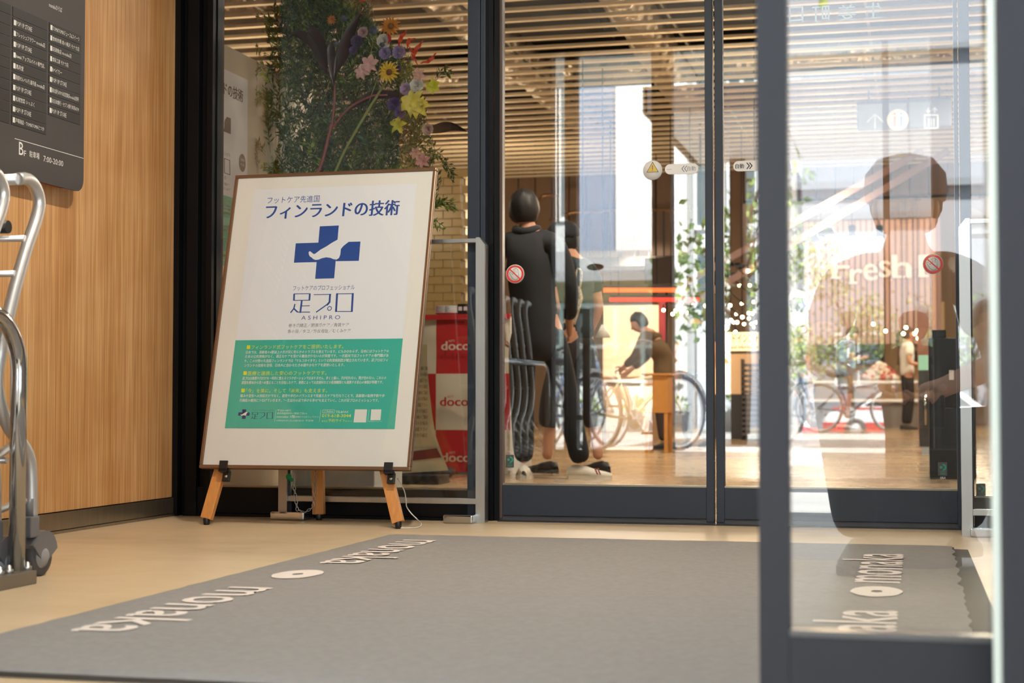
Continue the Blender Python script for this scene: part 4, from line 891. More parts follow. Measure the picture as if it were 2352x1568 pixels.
# silhouette of the mass in the photograph: (y pixel, left x, right x)
sil = [(-60, 640, 900), (0, 610, 860), (60, 590, 900), (120, 585, 960), (180, 580, 990), (240, 590, 990), (300, 600, 1000), (360, 580, 1030), (420, 590, 1030), (520, 640, 960), (640, 700, 900)]
def silx(y):
    for a, b in zip(sil, sil[1:]):
        if a[0] <= y <= b[0]: t = (y-a[0])/(b[0]-a[0]); return a[1]+(b[1]-a[1])*t, a[2]+(b[2]-a[2])*t
    return sil[-1][1:]
base = Vector((fc.x, 6.95, .98))
for i in range(1500):
    y = rng.uniform(-70, 560); l, r_ = silx(y); x = rng.uniform(l+15, r_-25); dep = 6.95+rng.uniform(-.33, .25)
    e = at_y(x, y, dep); dd_ = (e-base); dd_.z = max(dd_.z, .15); dd_.normalize(); sd = Vector((rng.uniform(-1, 1), rng.uniform(-.6, .4), rng.uniform(-.3, .9)))
    b = e-(dd_*.55+sd*.55)*rng.uniform(.12, .22)
    spray(b, e, int(rng.integers(13, 20)), .038, 0 if rng.random() < .62 else (1 if rng.random() < .35 else 2), .02)
for (x0_, y0_, x1_, y1_) in ((640, 250, 560, 205), (620, 160, 565, 170), (640, 60, 560, 35), (610, 350, 570, 330), (590, 390, 575, 350), (1000, 180, 1035, 165), (980, 340, 1045, 400), (1010, 370, 1040, 410), (600, 130, 572, 110), (640, 220, 583, 232), (960, 470, 1045, 478), (965, 500, 1040, 460), (960, 520, 1020, 520), (970, 490, 1048, 470)):
    for q in range(2): spray(at_y(x0_, y0_+q*8, 6.75), at_y(x1_, y1_+q*9, 6.72), 18, .036, 1 if x0_ > 950 and y0_ > 460 else 0, .03)
for k, (m, M_) in enumerate(zip(leaves, (LF1, LF2, LF3))):
    m.v = [(max(p[0], -2.885) if p[1] < 7.5 else p[0], p[1], p[2]) for p in m.v]
    obj('foliage', m, M_, fa, kind='stuff')
twigs.v = [(max(p[0], -2.885), p[1], p[2]) for p in twigs.v]
obj('twigs', twigs, mat('twig_green', (70, 84, 50), .6), fa, kind='stuff')
FY = 6.56
def stemline(pts, r_, m_, nm='stem', y=FY+.05): obj(nm, MB().tube(crv([at_y(a, b, y) for a, b in pts], 6), r_, 8), m_, fa)
PINKST = mat('stem_pink', (150, 84, 82), .5, var=.2, scale=30); GRNST = mat('stem_green', (140, 150, 78), .5)
stemline([(715, 430), (740, 370), (758, 300), (762, 285)], .0075, PINKST); stemline([(758, 300), (800, 250), (850, 222), (890, 218)], .005, PINKST); stemline([(762, 290), (768, 230), (768, 180)], .005, PINKST)
stemline([(755, 430), (790, 350), (840, 262), (893, 178)], .006, GRNST)
RB = mat('leaf_maroon', (62, 36, 36), .35, var=.4, scale=12, col2=(30, 22, 24))
def blade(pts, wpx, y=FY+.02, m_=RB):
    c = crv([at_y(a, b, y) for a, b in pts], 6); n = len(c); vs = []; 
    for i, p in enumerate(c):
        t = i/(n-1); w_ = wpx/FPX*6.6*math.sin(PI*min(.999, max(.03, t**.8)))/2; d = (c[min(i+1, n-1)]-c[max(i-1, 0)]).normalized(); s_ = d.cross(Vector((0, 1, 0))).normalized()
        vs += [p-s_*w_+Vector((0, -.008, 0)), p, p+s_*w_+Vector((0, -.008, 0))]
    obj('long_leaf', MB().add(vs, [(i*3+k, i*3+k+1, i*3+k+4, i*3+k+3) for i in range(n-1) for k in (0, 1)], True), m_, fa, label='long dark maroon leaf')
blade([(768, 175), (790, 120), (808, 70), (835, 18)], 34); blade([(752, 170), (735, 110), (718, 75), (706, 68)], 40); blade([(752, 165), (720, 100), (690, 80), (662, 80)], 26)
blade([(768, 200), (766, 150), (762, 110), (768, 92)], 24); blade([(975, 305), (1010, 295), (1040, 292), (1075, 303)], 26, FY+.1); blade([(800, 255), (850, 222), (905, 218), (945, 228)], 22, FY+.06)
# blooms
def rose(px_, py_, rp, col, nm='rose'):
    c = at_y(px_, py_, FY-.03); R_ = rp/FPX*6.7; m = MB(); k = 0
    for ring, (cnt, rr, tilt) in enumerate(((3, .25, 1.35), (5, .5, 1.1), (6, .8, .75), (7, 1.0, .4))):
        for i in range(cnt):
            a = 2*PI*(i+ring*.37)/cnt; ca, sa = math.cos(a), math.sin(a); vs = []
            for u in range(4):
                for v in range(5):
                    s_ = (v-2)/2*.75*PI/cnt*1.7; rad = R_*rr*(.35+.65*u/3); h = -R_*(.2+.75*math.sin(tilt)*u/3)+.05*R_*abs(v-2)
                    wob = 1+.06*math.sin(v*2+i*1.7); vs.append(c+Vector((rad*math.cos(a+s_)*wob, h, rad*math.sin(a+s_)*wob)))
            m.add(vs, [(u*5+v, u*5+v+1, (u+1)*5+v+1, (u+1)*5+v) for u in range(3) for v in range(4)], True)
    return obj(nm, m, mat('petal_%d_%d_%d' % col, col, .6, var=.15, scale=40), fa)
LAV = (160, 142, 190); 
for x, y, r_, c_ in ((886, 123, 15, LAV), (918, 121, 16, LAV), (934, 205, 15, (176, 160, 206)), (944, 226, 15, (182, 166, 210)), (906, 240, 16, (96, 70, 130)), (920, 262, 13, (110, 84, 146)), (821, 96, 15, (96, 80, 120)), (812, 116, 10, (104, 88, 140)), (883, 95, 17, (226, 222, 212)), (959, 197, 17, (230, 232, 228)), (915, 158, 9, (96, 72, 130)), (984, 298, 14, (206, 176, 168)), (835, 75, 13, (206, 170, 170))):
    rose(x, y, r_, c_)
def lily(px_, py_, rp, col, n=6, ang=0, wd=.3, nm='lily', curl=.3):
    c = at_y(px_, py_, FY-.04); R_ = rp/FPX*6.7; m = MB()
    for i in range(n):
        a = ang+2*PI*i/n; d = Vector((math.cos(a), 0, math.sin(a))); s_ = Vector((-d.z, 0, d.x)); vs = []
        for u in range(6):
            t = u/5; w_ = R_*wd*math.sin(PI*(.08+.88*t)); q = c+d*R_*t+Vector((0, -R_*curl*math.sin(PI*t*.9), 0)); q += Vector(rng.normal(0, .03*R_, 3)); w_ *= rng.uniform(.75, 1.2); vs += [q-s_*w_+Vector((0, rng.normal(0, .06)*R_, 0)), q+Vector((0, .12*R_, 0)), q+s_*w_+Vector((0, rng.normal(0, .06)*R_, 0))]
        m.add(vs, [(u*3+k, u*3+k+1, u*3+k+4, u*3+k+3) for u in range(5) for k in (0, 1)], True)
    o_ = obj(nm, m, mat('petal_%d_%d_%d' % col, col, .6, var=.15, scale=40), fa)
    return o_
PK = (224, 176, 172)
lily(850, 148, 24, PK, 6, .3); lily(832, 166, 20, PK, 6, .8); lily(836, 158, 15, (230, 190, 180), 6, .1)
g = lily(894, 166, 27, (232, 190, 40), 16, .2, .14, 'gerbera'); obj('eye', MB().ball(at_y(894, 166, FY-.05), .014, 10), mat('gerbera_eye', (120, 70, 30), .8), g)
g = lily(898, 62, 26, (206, 130, 40), 16, .0, .13, 'gerbera'); obj('eye', MB().ball(at_y(898, 60, FY-.05), .014, 10), mat('gerbera_eye', ()), g)
lily(762, 46, 13, (196, 120, 50), 12, .0, .16, 'gerbera'); lily(994, 198, 19, (214, 214, 60), 6, .5, .34, 'alstroemeria'); lily(952, 238, 34, (222, 210, 100), 7, .9, .30, 'alstroemeria', .5); lily(965, 248, 28, (232, 216, 90), 6, .2, .28, 'alstroemeria', .6); lily(915, 288, 22, (196, 190, 50), 5, .2, .28, 'alstroemeria')
lily(971, 370, 20, (198, 140, 140), 6, .4); lily(955, 352, 16, (196, 150, 140), 6, .0); lily(962, 172, 18, (214, 170, 160), 6, .7)
RED = (204, 44, 32)
for pts in (((915, 105), (922, 85), (934, 70)), ((935, 110), (940, 92), (955, 88)), ((945, 135), (955, 115), (972, 93)), ((950, 138), (948, 120), (935, 100)), ((965, 145), (985, 140), (1002, 122)), ((958, 148), (950, 130), (945, 124)), ((890, 75), (895, 85), (893, 100)), ((826, 4), (838, -4), (842, -16))):
    c = crv([at_y(a, b, FY-.05) for a, b in pts], 6); n = len(c); vs = []
    for i, p in enumerate(c):
        t = i/(n-1); w_ = .0085*math.sin(PI*(.1+.85*t)); vs += [p+Vector((-w_, .006*math.sin(i*1.5), w_*.6)), p+Vector((w_, .006*math.cos(i*1.5), -w_*.6))]
    obj('red_petal', MB().add(vs, [(2*i, 2*i+1, 2*i+3, 2*i+2) for i in range(n-1)], True), mat('petal_red', RED, .5), fa)
THI = mat('thistle', (104, 112, 130), .8, var=.4, scale=150)
for x, y, r_ in ((858, 70, 12), (878, 103, 7), (772, 100, 8), (790, 42, 9)):
    c = at_y(x, y, FY-.05); m = MB().ball(c, r_*.8/FPX*6.6, 12)
    for k in range(70):
        d = rv().normalized(); m.tube([c+d*r_*.7/FPX*6.6, c+d*r_*1.1/FPX*6.6], [.0012, .0003], 3, cap=False)
    obj('thistle_ball', m, THI, fa); stemline([(x, y+r_), (x-10, y+70), (x-30, y+130)], .0018, GRNST)

# ================================================================== counter under a checked cloth
CY = 9.75; cxl = at_y(940, 900, CY).x; cxr = at_y(1176, 900, CY).x
RDC = mat('cloth_red', (196, 34, 38), .85, bump=.3, bscale=120); CRC = mat('cloth_cream', (226, 214, 190), .85, bump=.3, bscale=120)
ct = root('cloth_counter', ((cxl+cxr)/2, CY, 0), 'counter covered with a red and cream checked cloth behind the guard rail', 'counter')
ztop = at_y(1040, 722, CY).z
obj('counter_box', MB().box((cxl+.02, CY+.03, 0), (cxr-.02, CY+.6, ztop-.012)), WHITE, ct)
xc = [at_y(p, 900, CY).x for p in (930, 1003, 1094, 1172)]; zc = [at_y(1040, p, CY).z for p in (734, 858, 987, 1088)]; zc[3] = .012
def clothpatch(x0_, x1_, z0_, z1_):
    m = MB(); nx_, nz_ = 14, 10; vs = []
    for j in range(nz_+1):
        for i in range(nx_+1):
            x = x0_+(x1_-x0_)*i/nx_; z = z0_+(z1_-z0_)*j/nz_; vs.append((x, CY-.012-.012*math.sin(x*21)*(1.1-z)-.008*noise.noise(Vector((x*7, z*7, 0))), z))
    m.add(vs, [(j*(nx_+1)+i, j*(nx_+1)+i+1, (j+1)*(nx_+1)+i+1, (j+1)*(nx_+1)+i) for j in range(nz_) for i in range(nx_)], True); return m
for i in range(3):
    for j in range(3):
        red = (i+j) % 2 == 1
        obj('cloth_square', clothpatch(xc[i], xc[i+1], zc[j+1], zc[j]), RDC if red else CRC, ct, label='red cloth square' if red else 'cream cloth square')
obj('cloth_top', MB().box((xc[0], CY-.02, ztop-.012), (xc[3], CY+.62, ztop)).box((xc[0], CY-.03, zc[0]), (xc[3], CY-.012, ztop)), RDC, ct)
PCl = Plane((0, CY-.04, 0), (1, 0, 0), (0, 0, 1)); mr_ = MB(); mw_ = MB()
for (x0_, y_, m_) in ((1014, 804, mw_), (1011, 932, mr_), (1015, 1060, mw_)):
    a = PCl.uv(x0_, y_); PCl.text(m_, 'docomo', a[0], a[1], .305, .055, bold=.035, res=3); PCl.text(m_, 'NTT', a[0]+.048, a[1]+.050, .040, .014, bold=.01)
for y_ in (804, 932):
    a = PCl.uv(1100, y_)
obj('lettering', mw_, CRC, ct); obj('lettering', mr_, RDC, ct)
# things on it
def bowlstack(px_, lab):
    c = at_y(px_, 720, CY+.1); c.z = ztop; o = root('dish_stack', c, lab, 'dishes', 'white dishes on the checked counter')
    for k in range(4): obj('dish', MB().lathe([(.03, .001+.012*k), (.055, .010+.012*k), (.068, .022+.012*k), (.062, .022+.012*k), (.04, .011+.012*k), (0, .006+.012*k)], (0, 0, 0), 20), WHITE, o, local=True)
bowlstack(1022, 'stack of white dishes on the checked counter, nearer the easel'); bowlstack(1036, 'stack of white dishes on the checked counter, beside the little black boxes')
for k, (px_, h) in enumerate(((1059, .07), (1071, .07), (1080, .04), (1060, .03))):
    c = at_y(px_, 722, CY+.08+.09*(k == 3)); o = root('product_box', (c.x, c.y, ztop), ['small black box with white print on the checked counter', 'small black box beside the dishes, second one', 'low black and white box at the right end of the checked counter', 'flat black box at the back of the checked counter'][k], 'box', 'small boxes on the checked counter')
    obj('carton', MB().box((-.018, -.02, 0), (.018, .02, h), .001), BLACKP, o, local=True); obj('label_patch', MB().box((-.012, -.0208, h*.4), (.012, -.0202, h*.75)), WHITE, o, local=True)

# ---- roll of poster paper curling on a stand behind the easel (white banner with text and a dark red band)
bn = root('display_banner', (-2.5, 8.4, 0), 'curved cream banner with small print and a dark red band behind the easel', 'banner')
def bpt(px_, py_, d): return at_d(px_, py_, d)
BNM = mat('banner_cream', (206, 196, 164), .6); L_ = [(905, 800), (985, 800)], 
colsR = [(980, 790), (981, 850), (986, 900), (992, 950), (1000, 1000), (1014, 1040), (1030, 1080)]
vs = []
for i, (x, y) in enumerate(colsR):
    for k in range(4): vs.append(bpt(x-110+110*k/3-(0 if i < 5 else 4*(i-4)*(3-k)/3), y-(3-k)*(-3+i*.1), 8.9))
n0 = len(vs); vs2 = [v+Vector((0, .004, 0)) for v in vs]
m = MB().add(vs, [(i*4+k, i*4+k+1, (i+1)*4+k+1, (i+1)*4+k) for i in range(6) for k in range(3)], True); m.add(vs2, [(i*4+k, (i+1)*4+k, (i+1)*4+k+1, i*4+k+1) for i in range(6) for k in range(3)], True)
obj('sheet', m, BNM, bn); obj('red_band', MB().prism([bpt(948, 1057, 8.88), bpt(1014, 1050, 8.88), bpt(1003, 1050-21, 8.88), bpt(950, 1036, 8.88)], (0, -.002, 0)), mat('dark_red_band', (112, 34, 32), .6), bn)
Pbn = Plane(bpt(950, 950, 8.86), (math.cos(YAW), math.sin(YAW), 0), (0, 0, 1)); m = MB()
for k in range(12): Pbn.tpx(m, ['施術のご案内', '足のお悩み', '相談下さい', '巻き爪補正'][k % 4], (966-k*1.5, 850+k*14), (982, 850+k*14), 9, res=1, bold=.01)
Pbn.tpx(m, '詳しくはスタッフまで', (952, 1030), (990, 1028), 4, res=1)
obj('lettering', m, mat('banner_ink', (104, 96, 78), .6), bn)
obj('stand_rod', MB().tube([bpt(940, 1085, 8.95)*1.0, bpt(940, 700, 8.95)], .008, 8), BLACKP, bn); q = bpt(940, 1085, 8.95); obj('stand_base', MB().box((q.x-.2, q.y-.1, 0), (q.x+.2, q.y+.12, .05), .006), BLACKP, bn)
# ---- tube chairs behind the easel
def tubechair(x, y, rz, lab):
    o = root('cantilever_chair', (x, y, 0), lab, 'chair', 'chrome tube chairs behind the easel', rz)
    for s_ in (-1, 1): obj('side_tube', MB().tube(crv([(.22*s_, -.22, .80), (.22*s_, -.20, .47), (.22*s_, .18, .45), (.22*s_, .22, .40), (.22*s_, .23, .06), (.22*s_, .18, .013), (.22*s_, -.22, .013)], 6), .0125, 10), CHROME, o, local=True)
    obj('floor_tube', MB().tube([(-.22, -.22, .013), (.22, -.22, .013)], .0125, 8), CHROME, o, local=True)
    obj('seat', MB().box((-.21, -.2, .455), (.21, .2, .49), .012), BLACKP, o, local=True); obj('backrest', MB().box((-.21, -.235, .6), (.21, -.205, .82), .01), BLACKP, o, local=True)
q = fl(590, 1104); tubechair(q.x-.12, q.y+.25, -.6, 'chrome tube chair behind the left easel leg'); q = fl(790, 1104); tubechair(q.x, q.y, .9, 'chrome tube chair between the easel legs')
def softbag(px_, py_, lab, r_=(.14, .10, .07), col=(30, 27, 28)):
    q = fl(px_, py_); o = root('bag', (q.x, q.y, 0), lab, 'bag', 'dark bags on the floor behind the easel')
    obj('body', MB().ball((0, 0, r_[2]*.98), r_, 16, fn=lambda p, d: p*(1+.18*noise.noise(p*12))), mat('bag_%d_%d_%d' % col, col, .7), o, local=True)
    obj('strap', MB().tube(crv([(-r_[0]*.6, 0, r_[2]*1.6), (0, -.02, r_[2]*2.1), (r_[0]*.6, 0, r_[2]*1.6)], 6), .007, 6), BLACKP, o, local=True)
softbag(605, 1112, 'brown soft bag on the floor behind the left easel leg', (.13, .1, .075), (52, 38, 34)); softbag(850, 1106, 'long dark bag lying behind the right easel leg', (.22, .1, .06)); softbag(975, 1106, 'black bag lying at the foot of the cream banner', (.18, .1, .055))

# ================================================================== MARKET HALL FURNISHING
GLOW = mat('bulb_glow', (255, 222, 168), .5, emit=26); GLOW2 = mat('lamp_glow', (255, 240, 220), .5, emit=16); CABLE = mat('cable_black', (30, 28, 28), .6)
for M_ in (GLOW, GLOW2): M_.cycles.emission_sampling = 'NONE'
BUL = [(1508, 681), (1524, 712), (1545, 721), (1552, 713), (1565, 696), (1580, 718), (1593, 700), (1608, 721), (1620, 702), (1692, 634), (1718, 622), (1677, 701), (1704, 697), (1731, 693), (1691, 721), (1705, 728), (1720, 719), (1728, 720), (1720, 731), (1685, 740), (1693, 740), (1679, 735), (1709, 744), (1726, 743), (1732, 751), (1736, 740), (1689, 762), (1668, 752), (1722, 655), (1698, 655), (1824, 758), (1845, 757), (2006, 744), (2034, 760), (2081, 752), (2075, 766), (2107, 759), (2101, 766), (2109, 777)]
bm1 = mesh_of('glass_bulb', MB().ball((0, 0, 0), .017, 10), GLOW); bm2 = mesh_of('socket', MB().tube([(0, 0, .014), (0, 0, .06)], .009, 8), BLACKP)
ordn = lambda i: ['under the brown boards', 'above the wooden stand', 'above the information sign', 'above the market counter'][0 if i < 1 else 1 if i < 9 else 2 if i < 30 else 3]
for i, (px_, py_) in enumerate(BUL):
    d = 17 if i < 9 else (15.5+(i % 5)*1.4 if i < 30 else 25.0)
    p = at_d(px_, py_, d); sc_b = 1.0 if i not in (27,) else 1.6
    o = root('hanging_bulb', p, 'small warm glowing bulb of the hanging strings ' + ordn(i), 'lamp', 'warm bulbs strung ' + ordn(i)); 
    b = share('glass_bulb', bm1, o, p); b.scale = (sc_b*(1.5 if i >= 30 else 1),)*3; share('socket', bm2, o, p)
    if i % 3 == 0 or i >= 30: obj('cable', MB().tube([(0, 0, .05), (0, 0, (3.06 if p.y < 18 else 4.6)-p.z)], .004, 4), CABLE, o, local=True)
def cable(a, b, lab, sag=.12, r_=.006):
    a = Vector(a); b = Vector(b); P = [a.lerp(b, t/10)-Vector((0, 0, sag*math.sin(PI*t/10))) for t in range(11)]
    obj('light_cable', MB().tube(P, r_, 5), CABLE, None, lab, 'cable', 'cables of the string lights')
for k in range(6): cable(at_d(1650, 560+k*38, 15.5+k), at_d(1780, 650+k*34, 15.5+k), 'sloping black light cable above the information sign, row %s from the top' % ['one', 'two', 'three', 'four', 'five', 'six'][k])
cable(at_d(1480, 660, 17), at_d(1640, 690, 17), 'black light cable above the wooden stand')
# red-orange light bars
for (a, b, y_, d, col, e, lab) in ((1385, 1558, 666, 14.6, (255, 84, 30), 2.2, 'upper glowing orange-red light bar'), (1400, 1606, 688, 14.2, (214, 50, 36), 1.2, 'lower glowing red light bar')):
    p, q = at_d(a, y_, d), at_d(b, y_, d); o = root('light_bar', (p+q)/2, lab+' above the wooden stand', 'lamp', 'red light bars'); obj('tube', MB().bar(p, q, .035, .035), mat('bar_%d' % y_, col, .5, emit=e), o); obj('housing', MB().bar(p+Vector((0, .01, .03)), q+Vector((0, .01, .03)), .05, .02), DARKM, o)
    for t in (.1, .9): c = p.lerp(q, t)+Vector((0, .01, .04)); obj('suspension', MB().tube([c, (c.x, c.y, 3.05)], .004, 4), CABLE, o)
# pendant lamps
def pendant(px_, py_, d, r_, h, m_, lab, glass=False):
    p = at_d(px_, py_, d); o = root('pendant_lamp', p, lab, 'lamp'); obj('shade', MB().lathe([(r_, 0), (r_*.55, h*.55), (r_*.16, h), (r_*.14, h), (r_*.5, h*.5), (r_*.93, 0)] if not glass else [(r_, 0), (r_*.98, h*.35), (r_*.7, h*.8), (.02, h), (.018, h*.98), (r_*.66, h*.76), (r_*.94, h*.33), (r_*.96, 0)], (0, 0, 0), 20), m_, o, local=True)
    obj('bulb', MB().ball((0, 0, h*.25), r_*.3, 10), GLOW, o, local=True); obj('cord', MB().tube([(0, 0, h), (0, 0, 3.05-p.z)], .004, 5), CABLE, o, local=True)
CONE = mat('shade_cream', (240, 208, 160), .6, emit=.5)
pendant(1339, 643, 12.2, .06, .055, CONE, 'small cream cone pendant lamp right of the person in the cap'); pendant(1385, 775, 12.5, .06, .10, mat('shade_white', (224, 220, 210), .4), 'pale dome pendant lamp above the shop counter')
# three track spots and the Fresh sign
PX0 = at_d(1850, 790, 28.5); fy = 28.6; fx0 = at_y(1848, 700, fy).x; fx1 = at_y(2162, 700, fy).x; fz0 = at_y(2000, 790, fy).z; fz1 = at_y(2000, 505, fy).z
fw_ = root('fascia_sign', ((fx0+fx1)/2, fy, fz0), 'wide ribbed rosewood fascia with pale Fresh lettering above the market counter', 'sign')
RIB = mat('fascia_rib', (196, 160, 146), .7, var=.12, scale=6); obj('backing', MB().box((fx0, fy+.03, fz0), (fx1, fy+.1, fz1)), mat('fascia_back', (140, 112, 104), .8), fw_)
rbm = mesh_of('rib', MB().box((0, 0, 0), (.075, .03, fz1-fz0), .005), RIB); x = fx0
while x < fx1-.08: share('rib', rbm, fw_, (x, fy, fz0)); x += .098
Pf = Plane((0, fy-.04, 0), (1, 0, 0), (0, 0, 1)); LT = mat('letter_pale', (240, 222, 212), .6)
for ch_, a, b, y_, h in (('F', 1912, 1950, 640, 50), ('r', 1953, 1981, 652, 34), ('e', 1984, 2015, 644, 38), ('s', 2020, 2045, 637, 38), ('h', 2050, 2092, 638, 52), ('F', 2112, 2150, 636, 50)):
    m = MB(); Pf.tpx(m, ch_, (a, y_), (b, y_), h, bold=.03, res=3)
    if ch_ in 'Frh':
        for sx in ((a, a+(b-a)*.45), (a+(b-a)*.6, b)) if ch_ == 'h' else ((a-2, a+(b-a)*.5),):
            u0, v0 = Pf.uv(sx[0]-2, y_); u1, v1 = Pf.uv(sx[1]+2, y_-5); Pf.shape(m, [(u0, v0), (u1, v0), (u1, v1), (u0, v1)], .0006, px=False)
    obj('sign_letter', m, LT, fw_)
for px_, r_ in ((1885, 7), (1957, 10), (2021, 8)):
    p = at_d(px_, 552, 24); o = root('track_spot', p, {1885: 'left bright track spot before the Fresh sign', 1957: 'middle and brightest track spot before the Fresh sign', 2021: 'right bright track spot before the Fresh sign'}[px_], 'lamp', 'track spots before the Fresh sign')
    obj('lens', MB().ball((0, 0, 0), r_*24/FPX, 12), GLOW2, o, local=True); obj('housing', MB().tube([(0, .02, .04), (0, .05, .22)], .06, 12), DARKM, o, local=True); obj('stem', MB().tube([(0, .05, .2), (0, .05, 4.6-p.z)], .01, 5), DARKM, o, local=True)
# glowing shop panel and information sign
def boxsign(px0, px1, py0, py1, d, m_, name, lab, cat='sign', th=.06, legs=False):
    a = at_y(px0, py1, d*.97); b = at_y(px1, py0, d*.97); o = root(name, ((a.x+b.x)/2, a.y, a.z), lab, cat); obj('panel', MB().box((a.x, a.y, a.z), (b.x, a.y+th, b.z), .004), m_, o)
    return o, a, b
SIG = mat('sign_cream_glow', (255, 240, 190), .5, emit=.9)
o, a, b = boxsign(1650, 1745, 762, 806, 14.5, SIG, 'information_sign', 'backlit cream information sign under the string lights beside the near door stile')
m = MB(); P_ = Plane((0, a.y-.001, 0), (1, 0, 0), (0, 0, 1)); P_.tpx(m, 'フードインフォ', (1655, 787), (1742, 787), 20, bold=.01); obj('lettering', m, mat('sign_orange', (206, 130, 60), .6), o)
m = MB(); P_.tpx(m, 'Food and Information', (1655, 801), (1742, 801), 9, bold=.01); obj('small_lettering', m, mat('sign_brown', (170, 120, 70), .6), o)
for x in (a.x+.04, b.x-.04): obj('hanger', MB().tube([(x, a.y+.03, b.z), (x, a.y+.03, 4.0 if a.y < 18 else 4.6)], .006, 5), CABLE, o)
# warm stall under it
ST = mat('stall_warm_glow', (236, 190, 140), .7, emit=.12); KR = mat('kraft_box', (206, 160, 110), .8); DKC = mat('stall_dark', (52, 46, 44), .6)  # stall cream emits faintly, warm light put into the colour
o, a, b = boxsign(1640, 1760, 812, 905, 20, ST, 'stall_back_wall', 'faintly self-glowing back wall of the market stall under the information sign', 'stall'); obj('lower_wall', MB().box((a.x, a.y, 0), (b.x, a.y+.08, a.z)), DKC, o)
q = fl(1700, 1003); sc2 = root('stall_counter', (q.x, q.y, 0), 'dark stall counter with pale top under the information sign', 'counter')
zt_ = at_y(1700, 893, q.y).z; l_ = at_y(1662, 900, q.y).x; r_ = at_y(1752, 900, q.y).x
obj('counter_body', MB().box((l_, q.y, 0), (r_, q.y+.5, zt_-.03), .004), DKC, sc2); obj('counter_top', MB().box((l_-.02, q.y-.04, zt_-.03), (r_+.02, q.y+.54, zt_), .004), WHITE, sc2)
for k, (px_, w_, h, c_) in enumerate(((1678, .10, .14, KR), (1700, .13, .22, ST), (1712, .10, .12, KR), (1735, .12, .3, WHITE), (1690, .08, .1, WHITE))):
    x = at_y(px_, 880, q.y+.2).x; o = root('stall_box', (x, q.y+.12+.05*(k % 2), zt_), ['small kraft box at the left end of the stall counter', 'tall faintly self-glowing cream box on the stall counter', 'low kraft box in the middle of the stall counter', 'tall white box with a red band on the stall counter', 'little white box on the stall counter'][k], 'box', 'boxes on the stall counter')
    obj('carton', MB().box((-w_/2, 0, 0), (w_/2, w_, h), .002), c_, o, local=True); obj('band', MB().box((-w_/2-.001, -.001, h*.35), (w_/2+.001, 0, h*.5)), mat('band_red', (200, 60, 50), .6) if k == 3 else WHITE, o, local=True)
rkq = fl(1718, 1010); rk = root('wire_rack', (rkq.x, rkq.y, 0), 'dark ribbed basket rack beside the stall counter', 'rack')
for k in range(14): obj('slat', MB().box((-.07, 0, .05+k*.062), (.14, .02, .085+k*.062)), mat('rack_brown', (90, 78, 70), .7), rk, local=True)
obj('rack_frame', MB().box((-.08, .02, 0), (-.065, .3, .95)).box((.14, .02, 0), (.155, .3, .95)), DARKM, rk, local=True)
# shop wall with its light put in as emission, pink pillar and shop counter left of the stand
o, a, b = boxsign(1385, 1532, 700, 865, 19.5, mat('shop_wall_glow', (250, 214, 176), .7, emit=.25), 'shop_wall', 'warm self-glowing shop wall behind the red light bars', 'shop'); obj('lower_wall', MB().box((a.x, a.y, 0), (b.x, a.y+.06, a.z)), mat('shop_lower', (170, 132, 96), .7), o)
p = at_d(1462, 722, 17.5); light('shop_spot', 'SPOT', p+Vector((0, -.2, .6)), 260, (1, .86, .68), .06, p+Vector((0, 1.2, -.1)), 80)
o, a, b = boxsign(1513, 1528, 690, 860, 17.6, mat('pillar_pink', (214, 96, 112), .7), 'banner_pole', 'narrow pink vertical banner behind the person in brown', 'banner'); obj('pole', MB().tube([(b.x+.01, a.y+.03, 0), (b.x+.01, a.y+.03, b.z+.1)], .012, 6), DARKM, o)
q = fl(1430, 1012); zt_ = at_y(1430, 872, q.y).z; l_ = at_y(1392, 900, q.y).x; r_ = at_y(1500, 900, q.y).x; sc3 = root('shop_counter', (q.x, q.y, 0), 'pale shop counter with white top behind the bicycle reflections', 'counter')
obj('counter_body', MB().box((l_, q.y, 0), (r_, q.y+.5, zt_-.03), .004), mat('counter_sand', (206, 176, 140), .6), sc3); obj('counter_top', MB().box((l_-.02, q.y-.04, zt_-.03), (r_+.02, q.y+.54, zt_), .004), WHITE, sc3)
# wooden stand of the person in brown
q = fl(1506, 1040); ws = root('wooden_stand', (q.x, q.y, 0), 'orange wooden box stand on slim legs in front of the person in brown', 'stand')
WD = mat('stand_wood', (206, 142, 66), .5, var=.15, scale=8); z0 = at_y(1506, 948, q.y).z; z1 = at_y(1506, 862, q.y).z; l_ = at_y(1479, 900, q.y).x-q.x; r_ = at_y(1534, 900, q.y).x-q.x
obj('box', MB().box((l_, 0, z0), (r_, .3, z1), .004), WD, ws, local=True); obj('top', MB().box((l_-.02, -.02, z1), (r_+.02, .32, z1+.02), .003), WD, ws, local=True)
for x in (l_+.02, r_-.02):
    for y in (.02, .28): obj('leg', MB().bar((x, y, 0), (x, y, z0), .03, .03, up=(0, 1, 0)), WD, ws, local=True)
